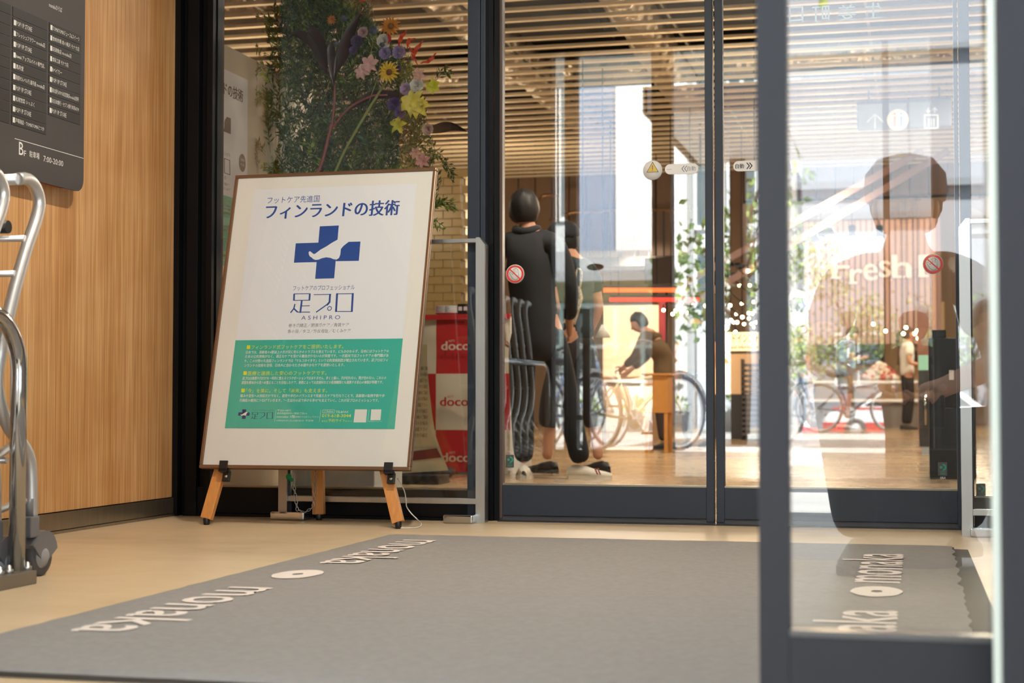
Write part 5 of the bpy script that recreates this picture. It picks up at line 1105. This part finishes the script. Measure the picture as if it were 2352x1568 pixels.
# market counter with produce under the Fresh sign
q = fl(1960, 985); zt_ = at_y(1960, 916, q.y).z; z2_ = at_y(1960, 872, q.y).z; l_ = at_y(1852, 900, q.y).x; r_ = at_y(2112, 900, q.y).x
mk = root('market_counter', (q.x, q.y+.9, 0), 'long white topped market counter with shelves under the Fresh sign', 'counter'); Y0 = q.y+.9
obj('counter_front', MB().box((l_, Y0, 0), (r_, Y0+.8, zt_-.05)), mat('counter_grey', (120, 114, 108), .6), mk); obj('counter_top', MB().box((l_-.02, Y0-.05, zt_-.05), (r_+.02, Y0+.85, zt_), .004), mat('top_white_glow', (240, 236, 228), .5, emit=.2), mk)  # white top and shelf emit a little, brightness put into the material
obj('upper_shelf', MB().box((l_, Y0+.3, z2_-.04), (r_, Y0+.7, z2_), .004), mat('top_white_glow', ()), mk)
for x in np.linspace(l_+.03, r_-.03, 6): obj('shelf_post', MB().tube([(x, Y0+.5, zt_), (x, Y0+.5, z2_-.04)], .015, 6), CHROME, mk)
PROD = [mat('produce_pale', (240, 214, 200), .4), mat('produce_red', (206, 96, 84), .4), mat('produce_cream', (246, 232, 210), .4)]
pmz = [mesh_of('packet', MB().ball((0, 0, .05), (.07, .06, .05), 10), p_) for p_ in PROD]
for k in range(46):
    px_ = rng.uniform(1985, 2058); lay = k % 4; x = at_y(px_, 870, Y0+.5).x; o = share('produce_packet', pmz[k % 3], None, (x, Y0+.35+.09*(k % 4), z2_+.085*lay*max(0, 1-abs(px_-2022)/42)))
    tag(o, 'shiny wrapped packet heaped on the market counter under the Fresh sign', 'packet', 'wrapped packets heaped on the market counter')
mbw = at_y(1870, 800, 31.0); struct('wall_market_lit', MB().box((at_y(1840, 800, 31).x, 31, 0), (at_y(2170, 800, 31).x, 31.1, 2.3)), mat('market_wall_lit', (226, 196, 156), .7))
for k, (px_, w_) in enumerate(((2000, .5), (1900, .4), (2095, .45))):
    a = at_y(px_, 835, 30.9); o = root('wall_picture', (a.x, 30.95, a.z), ['dark framed menu board on the lit wall above the produce', 'framed menu board on the lit wall left of the person in grey', 'framed menu board on the lit wall behind the ponytail'][k], 'picture', 'menu boards on the lit market wall')
    obj('frame', MB().box((-w_/2, 0, 0), (w_/2, .03, .5)).box((-w_/2+.04, -.006, .04), (w_/2-.04, 0, .46)), mat('board_brown', (96, 80, 64), .7), o, local=True)
# round leaf logo sign
a = at_d(1830, 706, 17.8); o = root('shop_logo_sign', a, 'white rounded shop sign with a bold black brush emblem behind the near door stile', 'sign'); P_ = Plane((0, a.y, 0), (1, 0, 0), (0, 0, 1)); u0, _ = P_.uv(1808, 706); u1, _ = P_.uv(1854, 706); _, v0 = P_.uv(1830, 748); _, v1 = P_.uv(1830, 666)
rr = (u1-u0)/2; uc = (u0+u1)/2; P = [(uc+rr*math.cos(t), a.y, v1-rr*.7+rr*.7*math.sin(t)) for t in [PI*k/10 for k in range(11)]]+[(uc+rr*math.cos(t), a.y, v0+rr*.7+rr*.7*math.sin(t)) for t in [PI+PI*k/10 for k in range(11)]]
obj('panel', MB().prism(P, (0, .05, 0)), mat('logo_white', (240, 244, 250), .5, emit=1.0), o)
m = MB(); S_ = lambda pts: [(uc+x*rr*.8, (v0+v1)/2+y*rr*.8+.02) for x, y in pts]
for pts in ([(-.9, .5), (-.3, 1.0), (.7, .9)], [(-.9, .1), (0, .7), (.6, .45)], [(.5, .85), (.95, 0), (.5, -.7)], [(-.7, -.7), (-.2, .2)], [(.0, .5), (.0, -.6)], [(-.3, -.2), (.35, -.2)], [(-.75, .0), (-.55, -.45)]): P_.line(m, S_(pts), .035, .002)
P_.text(m, '吉田', uc-rr*.6, v0+rr*.42, rr*1.2, rr*.36, lift=.002); obj('emblem', m, STB, o); obj('hanger', MB().tube([(a.x, a.y+.02, v1), (a.x, a.y+.02, 3.06)], .006, 5), CABLE, o)
# dark cabinet and grey fridge at the right door
q = fl(2152, 1100); yk = q.y; xk0 = at_y(2134, 900, yk).x; xk1 = at_y(2200, 900, yk).x; zk = at_y(2152, 776, yk).z
kb = root('dark_cabinet', ((xk0+xk1)/2, yk, 0), 'tall black cabinet with a white label just inside the right sliding door', 'cabinet')
obj('body', MB().box((xk0, yk, 0), (xk1+.1, yk+.5, zk), .006), BLACKP, kb); obj('top_box', MB().box((xk0+.02, yk+.05, zk), (xk0+.10, yk+.3, zk+.05), .004), BLACKP, kb); obj('label_patch', MB().box((at_y(2180, 860, yk).x, yk-.001, at_y(2180, 872, yk).z), (at_y(2191, 860, yk).x, yk, at_y(2180, 850, yk).z)), WHITE, kb)
obj('door_line', MB().box((xk0+.01, yk-.004, zk*.52), (xk1+.1, yk, zk*.53)), DARKM, kb)
q = fl(2128, 1042); y2 = q.y; a0 = at_y(2110, 900, y2).x; a1 = at_y(2142, 900, y2).x; z2 = at_y(2120, 850, y2).z
fr = root('grey_fridge', ((a0+a1)/2, y2, 0), 'charcoal fridge with a long steel handle beside the black cabinet', 'fridge'); obj('body', MB().box((a0, y2, .06), (a1, y2+.6, z2), .006), mat('fridge_grey', (62, 60, 60), .4), fr); obj('handle', MB().tube([(a1-.06, y2-.03, .25), (a1-.06, y2-.03, z2*.75)], .012, 8), CHROME, fr); obj('kick_plate', MB().box((a0+.02, y2+.01, 0), (a1-.02, y2+.5, .06)), STEEL, fr)
obj('display', MB().box((a0, y2, z2), (a0+.2, y2+.02, z2+.13), .004), mat('screen_green', (150, 200, 170), .4, emit=.4), fr)
o, a, b = boxsign(2108, 2134, 700, 850, 22, mat('panel_rose', (196, 146, 130), .7), 'rose_panel', 'tall dusky rose panel behind the charcoal fridge', 'panel'); obj('foot', MB().box((a.x, a.y, 0), (b.x, a.y+.06, a.z)), mat('panel_rose', ()), o)
# gallery railing and stair stringers in front of the brown boards
RL = mat('rail_bronze', (150, 118, 84), .3, .7); gy = 17.6; zr = at_y(1450, 484, gy).z; zb = at_y(1450, 590, gy).z
ra = root('gallery_railing', (at_y(1450, 500, gy).x, gy, zb), 'bronze handrail with dark balusters before the brown boards', 'railing'); xa, xb_ = at_y(1262, 500, gy).x, at_y(1600, 500, gy).x
obj('handrail', MB().tube([(at_y(1236, 462, gy).x, gy, at_y(1236, 462, gy).z), (at_y(1249, 449, gy).x, gy, at_y(1249, 449, gy).z), (at_y(1284, 448, gy).x, gy, at_y(1284, 448, gy).z)], .018, 8).tube([(xa, gy, at_y(1262, 506, gy).z), (at_y(1316, 484, gy).x, gy, zr), (xb_, gy, zr)], .018, 8), RL, ra)
x = at_y(1290, 500, gy).x
while x < xb_: obj('baluster', MB().box((x-.008, gy-.008, zb), (x+.008, gy+.008, zr-.01)), DARKM, ra); x += .165
obj('floor_edge', MB().box((xa, gy-.05, zb-.1), (xb_, gy+.3, zb)), mat('edge_dark', (58, 48, 42), .7), ra); obj('bracket', MB().box((xa+.1, gy+.3, zb-.1), (xb_-.1, 18.41, zb-.04)), DARKM, ra)
struct('beam_gallery', MB().box((at_y(1480, 600, 16.9).x, 16.9, at_y(1500, 652, 16.9).z), (at_y(1655, 600, 16.9).x, 17.4, at_y(1500, 592, 16.9).z)), mat('beam_brown', (60, 44, 36), .7))
stp = root('staircase', (at_d(1700, 600, 16).x, 15.6, 1.6), 'open staircase with two pale rose sloping rails rising to the right', 'staircase'); ROSE = mat('stringer_rose', (150, 118, 110), .6)
for (a, b) in (((1545, 666), (2120, 345)), ((1600, 690), (2180, 345))):
    p, q = at_y(*a, 15.6), at_y(*b, 15.6); q = p+(q-p)*min(1, (3.0-p.z)/(q.z-p.z)); obj('sloping_rail', MB().bar(p, q, .04, .065), ROSE, stp)
for k in range(9): p = at_y(1590+k*34, 662-k*18, 15.62); obj('tread', MB().box((p.x, 15.62, p.z-.02), (p.x+.2, 16.3, p.z)), DARKM, stp)
obj('hanger_rod', MB().tube([(at_y(1610, 650, 15.7).x, 15.7, at_y(1610, 650, 15.7).z), (at_y(1610, 650, 15.7).x, 15.7, 4.0)], .012, 6), DARKM, stp)
# hanging pictogram sign
a = at_d(1968, 300, 13.5); b = at_d(2185, 232, 13.5); pg = root('pictogram_sign', ((a.x+b.x)/2, a.y, a.z), 'dark rounded overhead sign with arrow, toilet and lift pictograms', 'sign'); obj('panel', MB().box((a.x, a.y, a.z), (b.x, a.y+.04, b.z), .018), mat('sign_charcoal', (70, 70, 76), .6), pg)
P_ = Plane((0, a.y-.001, 0), (1, 0, 0), (0, 0, 1)); m = MB(); U = lambda x, y: P_.uv(x, y)
P_.line(m, [U(2010, 296), U(2010, 263)], .008); P_.line(m, [U(1992, 280), U(2010, 262), U(2028, 280)], .008); P_.line(m, [U(2124, 294), U(2124, 264), U(2154, 264), U(2154, 294)], .008, closed=True)
for x in (2133, 2139, 2145): P_.line(m, [U(x, 290), U(x, 272)], .006)
P_.line(m, [U(2132, 258), U(2132, 248)], .006); P_.line(m, [U(2127, 253), U(2132, 259), U(2137, 253)], .005); P_.line(m, [U(2147, 258), U(2147, 248)], .006); P_.line(m, [U(2142, 253), U(2147, 247), U(2152, 253)], .005)
obj('pictograms', m, mat('pict_white', (190, 190, 186), .6), pg); m = MB(); P_.disc(m, *U(2062, 275), .088, .0006); obj('toilet_disc', m, mat('pict_cream', (210, 200, 170), .6), pg)
m = MB(); P_.line(m, [U(2055, 290), U(2055, 268)], .022, .0012); P_.disc(m, *U(2055, 261), .012, .0012); obj('red_figure', m, mat('pict_red', (196, 110, 96), .6), pg); m = MB(); P_.line(m, [U(2070, 290), U(2070, 268)], .022, .0012); P_.disc(m, *U(2070, 261), .012, .0012); obj('blue_figure', m, mat('pict_blue', (90, 130, 180), .6), pg)
for x in (a.x+.1, b.x-.1): obj('hanger', MB().tube([(x, a.y+.02, b.z-.01), (x, a.y+.02, 3.06)], .008, 6), DARKM, pg)

# ================================================================== THE STREET BEHIND THE CAMERA, seen mirrored in the panes
def V_(px_, py_, yv): return at_y(px_, py_, yv)       # point of the mirrored picture in the inner panes
def xr_(px_, yv): return at_y(px_, 784, yv).x
def building(nm, x0, x1, y, h, depth, m_, lab, wins=(), zb=0, extra=None):
    o = root(nm, ((x0+x1)/2, y, 0), lab, 'building'); obj('wall', MB().box((x0, y-depth, zb), (x1, y, h)), m_, o)
    for i, (a, b, c, d) in enumerate(wins):
        w_ = obj('window', MB().box((a-.07, y, c-.07), (b+.07, y+.05, c)).box((a-.07, y, d), (b+.07, y+.05, d+.07)).box((a-.07, y, c), (a, y+.05, d)).box((b, y, c), (b+.07, y+.05, d)).box(((a+b)/2-.03, y, c), ((a+b)/2+.03, y+.04, d)), mat('window_frame_white', (214, 222, 222), .5), o)
        obj('pane', MB().box((a, y+.002, c), (b, y+.012, d)), mat('dark_pane', (92, 112, 120), .1, spec=.6), w_)
    return o
xw = lambda p: xr_(p, 25)
building('building', xw(1140), xw(1308), -13.2, 11, 5, mat('wall_offwhite', (206, 208, 208), .8), 'white house with tall windows reflected left of the black mullion', [(xw(1284)-.0, xw(1284)+.28, 3.4, 5.6), (xw(1284), xw(1284)+.28, 6.4, 8.6), (xw(1200), xw(1200)+.5, 3.4, 5.6)])
building('building', xw(1308)+.02, xw(1420), -13.0, 12, 5, mat('wall_blue_grey', (140, 156, 178), .8, var=.06, scale=.6), 'blue-grey ribbed house reflected between the mullions')
building('building', xw(1420)+.02, xw(1584), -12.7, 12.5, 5, mat('wall_white_tile', (232, 234, 232), .8, var=.03, scale=2), 'bright white plain house reflected beside the blue-grey one')
bw = [(xw(1588)+.02+i*.52, xw(1588)+.42+i*.52, 1.9+k*1.35, 2.9+k*1.35) for k in range(3) for i in range(2)]
building('building', xw(1584)+.03, xw(1690), -13.6, 5.6, 5, mat('wall_pale_blue', (204, 212, 222), .8), 'low pale house with small windows at the end of the row', bw)
# ground floor shopfront of those houses
sf = root('shopfront', (xw(1400), -12.0, 0), 'shopfront with grey awning, olive fascia and pale window frames under the houses', 'shopfront')
a0, a1 = xw(1200), xw(1560); OLV = mat('fascia_olive', (170, 168, 132), .8); PTL = mat('frame_pale_teal', (186, 206, 204), .5)
obj('awning', MB().prism([(a0, -12.2, 2.75), (a0, -11.0, 2.35), (a0, -11.0, 2.2), (a0, -12.2, 2.4)], (a1-a0, 0, 0)), mat('awning_grey', (140, 142, 144), .8), sf)
obj('fascia', MB().box((a0, -12.25, 1.95), (a1, -12.1, 2.42)), OLV, sf); obj('back_wall', MB().box((a0, -12.6, 0), (a1, -12.5, 2.4)), mat('shop_inner', (124, 134, 132), .7), sf)
for k, x in enumerate(np.linspace(a0, a1, 7)):
    obj('mullion', MB().box((x-.03, -12.15, 0), (x+.03, -12.05, 1.95)), PTL, sf)
for z in (1.88, 1.25, .72): obj('transom', MB().box((a0, -12.14, z), (a1, -12.06, z+.06)), PTL, sf)
obj('parapet', MB().box((a0, -12.12, 0), (a1, -12.0, .68)), mat('parapet_pale', (206, 214, 210), .7), sf)
for k in range(5):
    x = a0+.6+k*.7; z_ = .70; o = root('planter', (x, -11.85, 0), 'pale planter with small bush standing along the shopfront, %s one' % ['first', 'second', 'third', 'fourth', 'last'][k], 'planter', 'planters along the shopfront')
    obj('pot', MB().lathe([(.10, 0), (.14, .3), (.15, .3), (.12, .28)], (0, 0, 0), 14), WHITE, o, local=True); m = MB()
    for q in range(60): d = rv().normalized(); leaf_pts(m, Vector((0, 0, .38))+d*.1, d, rv(), .09, .02)
    obj('bush', m, LF2, o, local=True, kind='stuff')
# street arcade roof on dark posts
sx0 = xr_(1490, 13.9)
ar = struct('roof_arcade', MB().box((sx0, -5.2, 3.02), (6, -1.9, 3.14)).box((sx0-.02, -1.9, 2.97), (6, -1.86, 3.2)).box((sx0-.04, -5.2, 2.97), (sx0, -1.86, 3.2)), mat('arcade_fascia', (66, 66, 70), .6))
for k in range(7):
    for j in range(2): obj('soffit_panel', MB().box((sx0+.02+1.1*k, -5.16+1.62*j, 2.995), (sx0+1.1+1.1*k, -3.56+1.62*j, 3.018)), mat('arcade_soffit', (206, 206, 206), .6), ar)
for i, (x, y) in enumerate(((xr_(1697, 17), -5.0), (1.9, -5.0), (1.9, -2.4), (4.5, -5.0))): struct('column_arcade', MB().box((x-.08, y-.08, 0), (x+.08, y+.08, 3.0), .01), BLACKF)
# far pale building, seen in the near pane
o = building('building', -3.7, 12, -42, 16, 6, mat('far_wall', (134, 141, 150), .8, var=.05, scale=.3), 'tall pale grey building across the street', [(-2.6+i*2.2, -1.2+i*2.2, 1.0+k*3.1, 2.6+k*3.1) for i in range(6) for k in range(1)], zb=-.7)
obj('cornice', MB().box((-3.8, -42, 6.4), (12, -41.7, 6.6)).box((-3.8, -42, 10.2), (12, -41.7, 10.35)), mat('cornice_grey', (120, 126, 132), .8), o)
building('building', -20, -3.9, -43, 8.2, 6, mat('far_wall_low', (176, 170, 160), .8), 'long low building far across the street', [], zb=-.7)
# street trees
BARK = mat('bark', (84, 72, 62), .9, bump=.5, bscale=30)
def tree(x, y, h, cr, lab, zb=-.2, n=1500, seed=1):
    rr_ = np.random.default_rng(seed); o = root('street_tree', (x, y, zb), lab, 'tree', 'trees along the street'); T = MB().tube(crv([(0, 0, 0), (.05, .02, h*.3), (-.04, 0, h*.6), (.03, .03, h*.85)], 5), [.13, .125, .12, .115, .11, .1, .095, .09, .085, .08, .07, .06, .05, .045, .04, .03], 8); cl = []
    for k in range(11):
        a = 2*PI*k/11+rr_.uniform(-.3, .3); z0 = h*rr_.uniform(.35, .7); e = Vector((math.cos(a)*cr*rr_.uniform(.5, 1), math.sin(a)*cr*rr_.uniform(.5, 1), z0+h*rr_.uniform(.02, .3))); T.tube(crv([(0, 0, z0), e*.5+Vector((0, 0, z0*.5+.1)), e], 4), [.045, .04, .035, .03, .026, .022, .018, .012, .008], 5); cl.append(e)
    obj('trunk', T, BARK, o, local=True); m = MB(); m2 = MB()
    for i in range(n):
        c = cl[i % len(cl)]+Vector(rr_.normal(0, 1, 3))*Vector((.42, .42, .22)).length*.55; d = Vector(rr_.normal(0, 1, 3)); leaf_pts(m if i % 3 else m2, c, d, Vector(rr_.normal(0, 1, 3)), .16, .045)
    obj('crown', m, mat('tree_leaf', (84, 118, 58), .6, var=.4, scale=1.5), o, local=True, kind='stuff'); obj('crown', m2, mat('tree_leaf_light', (140, 166, 92), .6), o, local=True, kind='stuff')
tree(-2.0, -37, 4.5, 1.9, 'street tree left of the taxi', zb=-.62, seed=3, n=2200); tree(1.3, -38.5, 4.3, 2.1, 'street tree behind the taxi before the tall pale building', zb=-.62, seed=5, n=2200); tree(xr_(1700, 22.4), -10.4, 3.9, .8, 'young street tree beside the black arcade post', zb=0, seed=8, n=700); tree(5.4, -37.5, 4.4, 1.9, 'street tree furthest right across the street', zb=-.62, seed=11, n=1600)
# white and red taxi
def taxi(x, y, z, lab):
    o = root('taxi', (x, y, z), lab, 'car'); WT = mat('taxi_white', (232, 236, 238), .25, coat=.5); RT_ = mat('taxi_red', (196, 46, 52), .3, coat=.5); GW = mat('car_glass', (30, 40, 46), .05, spec=.8)
    low = [(-2.2, .28), (-2.25, .55), (-2.1, .76), (-1.35, .90), (1.55, .95), (2.15, .90), (2.25, .6), (2.2, .28)]
    def ext(pts, w0, m=None): m = m or MB(); m.prism([(a, -w0, b) for a, b in pts], (0, 2*w0, 0)); return m
    obj('body', ext(low, .84), WT, o, local=True); obj('lower_side', ext([(-2.24, .24), (-2.262, .5), (2.262, .5), (2.24, .24)], .85), RT_, o, local=True, label='red lower sides'); obj('side_stripe', MB().box((-2.0, -.852, .84), (2.1, .852, .90)), RT_, o, local=True)
    obj('cabin', ext([(-1.3, .90), (-.55, 1.40), (.95, 1.42), (1.6, .94)], .70), WT, o, local=True); obj('roof', ext([(-.6, 1.40), (-.5, 1.45), (.9, 1.47), (1.0, 1.41)], .66), RT_, o, local=True, label='red roof')
    for a in ([(-1.18, .93), (-.55, 1.34), (.0, 1.36), (.0, .93)], [(.08, .93), (.08, 1.36), (.85, 1.36), (1.4, .95)]): obj('side_window', ext(a, .708), GW, o, local=True)
    obj('windscreen', MB().prism([(-1.33, -.6, .93), (-1.33, .6, .93), (-.60, .56, 1.38), (-.60, -.56, 1.38)], (-.01, 0, .012)), GW, o, local=True); obj('roof_lamp', MB().box((.0, -.18, 1.46), (.16, .18, 1.58), .03), WHITE, o, local=True)
    for a in (-1.4, 1.35):
        for s_ in (-1, 1):
            wh = obj('wheel', MB().lathe([(.16, -.09), (.28, -.1), (.31, -.07), (.31, .07), (.28, .1), (.16, .09)], (a, .76*s_, .31), 20, axis='y'), RUBBER, o, local=True); obj('hubcap', MB().lathe([(0, -.1), (.17, -.09), (.17, .09), (0, .1)], (a, .76*s_, .31), 16, axis='y'), ALU, wh, local=True)
    for s_ in (-1, 1): obj('door_handle', MB().box((-.15, .852*s_-.01, .76), (.05, .852*s_+.01, .79)), ALU, o, local=True); obj('headlamp', MB().box((-2.23, .5*s_-.15, .60), (-2.12, .5*s_+.15, .74), .02), CHROME, o, local=True)
    return o
taxi(-.25, -33, -.62, 'white taxi with red roof and red lower sides parked across the street')
# bicycles
def bicycle(x, y, rz, frame_m, lab, basket=False):
    o = root('bicycle', (x, y, 0), lab, 'bicycle', 'bicycles parked before the entrance', rz); add = lambda n, q, m, par=o, **k: obj(n, q, m, par, local=True, **k)
    R_ = .335; xr, xf = -.5, .58
    for cx_ in (xr, xf):
        w_ = add('wheel', MB().tube([(cx_+R_*math.cos(a), 0, R_+.012+R_*math.sin(a)) for a in [2*PI*k/36 for k in range(36)]], .0165, 8, closed=True, up=(0, 1, 0)), RUBBER)
        add('rim', MB().tube([(cx_+(R_-.022)*math.cos(a), 0, R_+.012+(R_-.022)*math.sin(a)) for a in [2*PI*k/36 for k in range(36)]], .010, 6, closed=True, up=(0, 1, 0)), ALU, w_)
        m = MB()
        for k in range(28): a = 2*PI*k/28; m.tube([(cx_+.02*math.cos(a+1), .03*(-1)**k, R_+.012+.02*math.sin(a+1)), (cx_+(R_-.02)*math.cos(a), 0, R_+.012+(R_-.02)*math.sin(a))], .0014, 3, cap=False)
        add('spokes', m, STEEL, w_, kind='stuff'); add('hub', MB().tube([(cx_, -.05, R_+.012), (cx_, .05, R_+.012)], .02, 8), CHROME, w_)
        add('mudguard', MB().tube([(cx_+(R_+.04)*math.cos(a), 0, R_+.012+(R_+.04)*math.sin(a)) for a in [math.radians(q) for q in (range(20, 200, 15) if cx_ < 0 else range(0, 160, 15))]], .022, 6), CHROME)
    bb = (-.05, 0, .29); st = (-.22, 0, .72); hd0, hd1 = (.42, 0, .66), (.37, 0, .84); ra, fa_ = (xr, 0, R_+.012), (xf, 0, R_+.012)
    m = MB().tube([bb, st], .015, 8).tube([bb, hd0], .018, 8).tube([(-.19, 0, .62), (.40, 0, .70)] if frame_m != 'x' else [bb, hd0], .014, 8).tube([hd0, hd1], .02, 8)
    for s_ in (-1, 1): m.tube([(bb[0], .03*s_, bb[2]), (ra[0], .06*s_, ra[2])], .009, 6).tube([(st[0]+.02, .02*s_, .64), (ra[0], .06*s_, ra[2])], .008, 6)
    add('frame', m, frame_m); m = MB()
    for s_ in (-1, 1): m.tube(crv([(.425, .045*s_, .62), (.50, .05*s_, .45), (fa_[0], .05*s_, fa_[2])], 4), .011, 6)
    m.tube([(.425, -.045, .62), (.425, .045, .62)], .012, 6); add('fork', m, frame_m)
    add('handlebar', MB().tube([(.37, 0, .84), (.34, 0, .98)], .013, 8).tube(crv([(.12, -.28, .96), (.30, -.22, 1.02), (.36, 0, .98), (.30, .22, 1.02), (.12, .28, .96)], 5), .011, 8), CHROME)
    for s_ in (-1, 1): add('grip', MB().tube([(.20, .265*s_, .985), (.10, .285*s_, .955)], .017, 8), BLACKP)
    add('saddle', MB().ball((-.26, 0, .83), (.14, .075, .04), 14, fn=lambda p, d: Vector((p.x, p.y*(1-.5*max(0, d.x)), p.z))), BLACKP); add('seat_post', MB().tube([st, (-.245, 0, .82)], .012, 8), CHROME)
    c = add('crank', MB().lathe([(.0, -.004), (.09, -.004), (.09, .004), (0, .004)], (bb[0], .05, bb[2]), 20, axis='y').tube([(bb[0], .06, bb[2]), (bb[0]+.11, .06, bb[2]-.12)], .008, 6).tube([(bb[0], -.06, bb[2]), (bb[0]-.11, -.06, bb[2]+.12)], .008, 6), CHROME)
    add('pedal', MB().box((.02, .06, .155), (.10, .14, .175), .003), BLACKP, c); add('pedal', MB().box((-.2, -.14, .40), (-.12, -.06, .42), .003), BLACKP, c)
    m = MB()
    for k in range(3): m.tube([(-.78, -.05+.05*k, .73), (-.26, -.03+.03*k, .73)], .005, 5)
    m.tube([(-.72, -.06, .73), (-.5, -.07, .36)], .004, 5).tube([(-.72, .06, .73), (-.5, .07, .36)], .004, 5); add('rear_rack', m, STEEL)
    add('kickstand', MB().tube([(-.5, -.09, .33), (-.62, -.14, .008), (-.38, -.14, .008), (-.5, -.09, .33)], .007, 6), STEEL); add('rear_lamp', MB().ball((-.84, 0, .55), (.015, .03, .03), 8), mat('lamp_red', (200, 30, 30), .3))
    add('cable', MB().tube(crv([(.30, .2, 1.0), (.50, .06, .95), (.46, 0, .8)], 5), .003, 5), CABLE)
    if basket:
        m = MB()
        for z in (.72, .80, .88, .95): s_ = .10+.04*(z-.72)/.23; m.tube([(.60+s_*a, (s_+.04)*b, z) for a, b in ((-1, -1), (1, -1), (1, 1), (-1, 1))], .004, 4, closed=True)
        for k in range(8): t = -1+2*k/7; m.tube([(.5, .14*t, .72), (.46, .18*t, .95)], .003, 4).tube([(.70, .14*t, .72), (.74, .18*t, .95)], .003, 4).tube([(.5, .14*t, .72), (.7, .14*t, .72)], .003, 4)
        add('basket', m, BLACKP)
    return o
pb_ = lambda px_, yv: xr_(px_, yv)
bicycle((pb_(1395, 14.3)+pb_(1530, 14.9))/2, -2.45, -.95, mat('bike_cream', (206, 204, 166), .35), 'cream city bicycle with chrome mudguards nearest the entrance')
bicycle(pb_(1330, 15.4), -3.2, -1.15, mat('bike_blue', (90, 104, 130), .35), 'blue-grey bicycle with basket parked beside the cream one', True)
bicycle(pb_(1240, 16.4), -4.3, -.9, mat('bike_silver', (190, 192, 196), .3, .5), 'silver bicycle parked at the left end of the row', True)
bicycle(-.9, -11.5, .2, mat('bike_navy', (50, 60, 90), .35), 'navy bicycle parked alone beyond the arcade posts')
# dark steel guard by the outer panes
g = root('guard_rail', (-2.03, 2.19, 0), 'short black guard rail by the outer glass beside the carts', 'guard rail'); obj('post', MB().box((-2.02, 2.175, 0), (-1.975, 2.205, 1.03), .003), BLACKP, g); obj('rail', MB().box((-2.13, 2.18, 1.0), (-2.02, 2.2, 1.03)).box((-2.13, 2.18, .34), (-2.02, 2.2, .37)), BLACKP, g); obj('post', MB().box((-2.14, 2.178, 0), (-2.12, 2.202, 1.03), .003), BLACKP, g)
# photographer and companion crouching behind the camera
crouch = dict(head=(0, .06, .96), neck=(0, .02, .82), chest=(0, -.04, .68), waist=(0, -.10, .50), hip=(0, -.12, .36), sl=(-.175, 0, .76), sr=(.175, 0, .76), el=(-.23, .14, .54), er=(.23, .14, .54), wl=(-.09, .27, .48), wr=(.09, .27, .48),
              hl=(-.09, -.10, .34), kl=(-.17, .24, .50), al=(-.13, .06, .085), hr=(.09, -.10, .34), kr=(.17, .22, .34), ar=(.14, -.16, .12))
person('person in dark clothes and cap crouching with a camera behind the viewpoint', (-.03, -.42, 0), 0, (58, 58, 62), (50, 50, 56), cap=(92, 92, 94), hem=.34, loose=1.0, sc=1.03, **crouch)
cm = root('photo_camera', (0, -.09, .43), 'black camera held low by the crouching person', 'camera'); obj('body', MB().box((-.065, -.05, -.04), (.065, -.015, .045), .008), BLACKP, cm, local=True); obj('lens_barrel', MB().lathe([(.033, -.016), (.035, .02), (.036, .055), (.030, .055), (.028, .04)], (0, 0, .005), 20, axis='y'), BLACKP, cm, local=True)
hd_ = person('person in light grey hooded top crouching beside the one with the camera', (.50, -.66, 0), -.1, (176, 178, 184), (70, 72, 80), sleeve='long', hem=.34, loose=1.05, sc=1.1, **crouch)
hc = Vector(crouch['head']); obj('hood', MB().ball(hc+Vector((0, -.012, .005)), (.115, .125, .15), 20, fn=lambda p, d: Vector((p.x*(1+.12*max(0, -d.z)), p.y, p.z)) if d.y < .45 else Vector((p.x*1.05, p.y*.45/max(.45, d.y), p.z*1.0))), mat('cloth_176_178_184', (176, 178, 184), .85), hd_, local=True)

# stickers on the outer fixed pane, seen dark and mirrored
for px_, py_, rx_, nm_ in ((1345, 757, .034, 'round sticker on the outer pane beside the black guard rail'), (1367, 613, .055, 'pill shaped sticker on the outer pane above the black guard rail')):
    p = at_y(px_, py_, 2*D-2.06); o = root('pane_sticker', (p.x, 2.056, p.z), nm_, 'sticker')
    obj('disc', MB().prism([(p.x+rx_*math.cos(a), 2.0545, p.z+(.034 if rx_ < .04 else .022)*math.sin(a)) for a in [2*PI*k/28 for k in range(28)]], (0, .0006, 0)), mat('sticker_back', (60, 52, 46), .6), o)
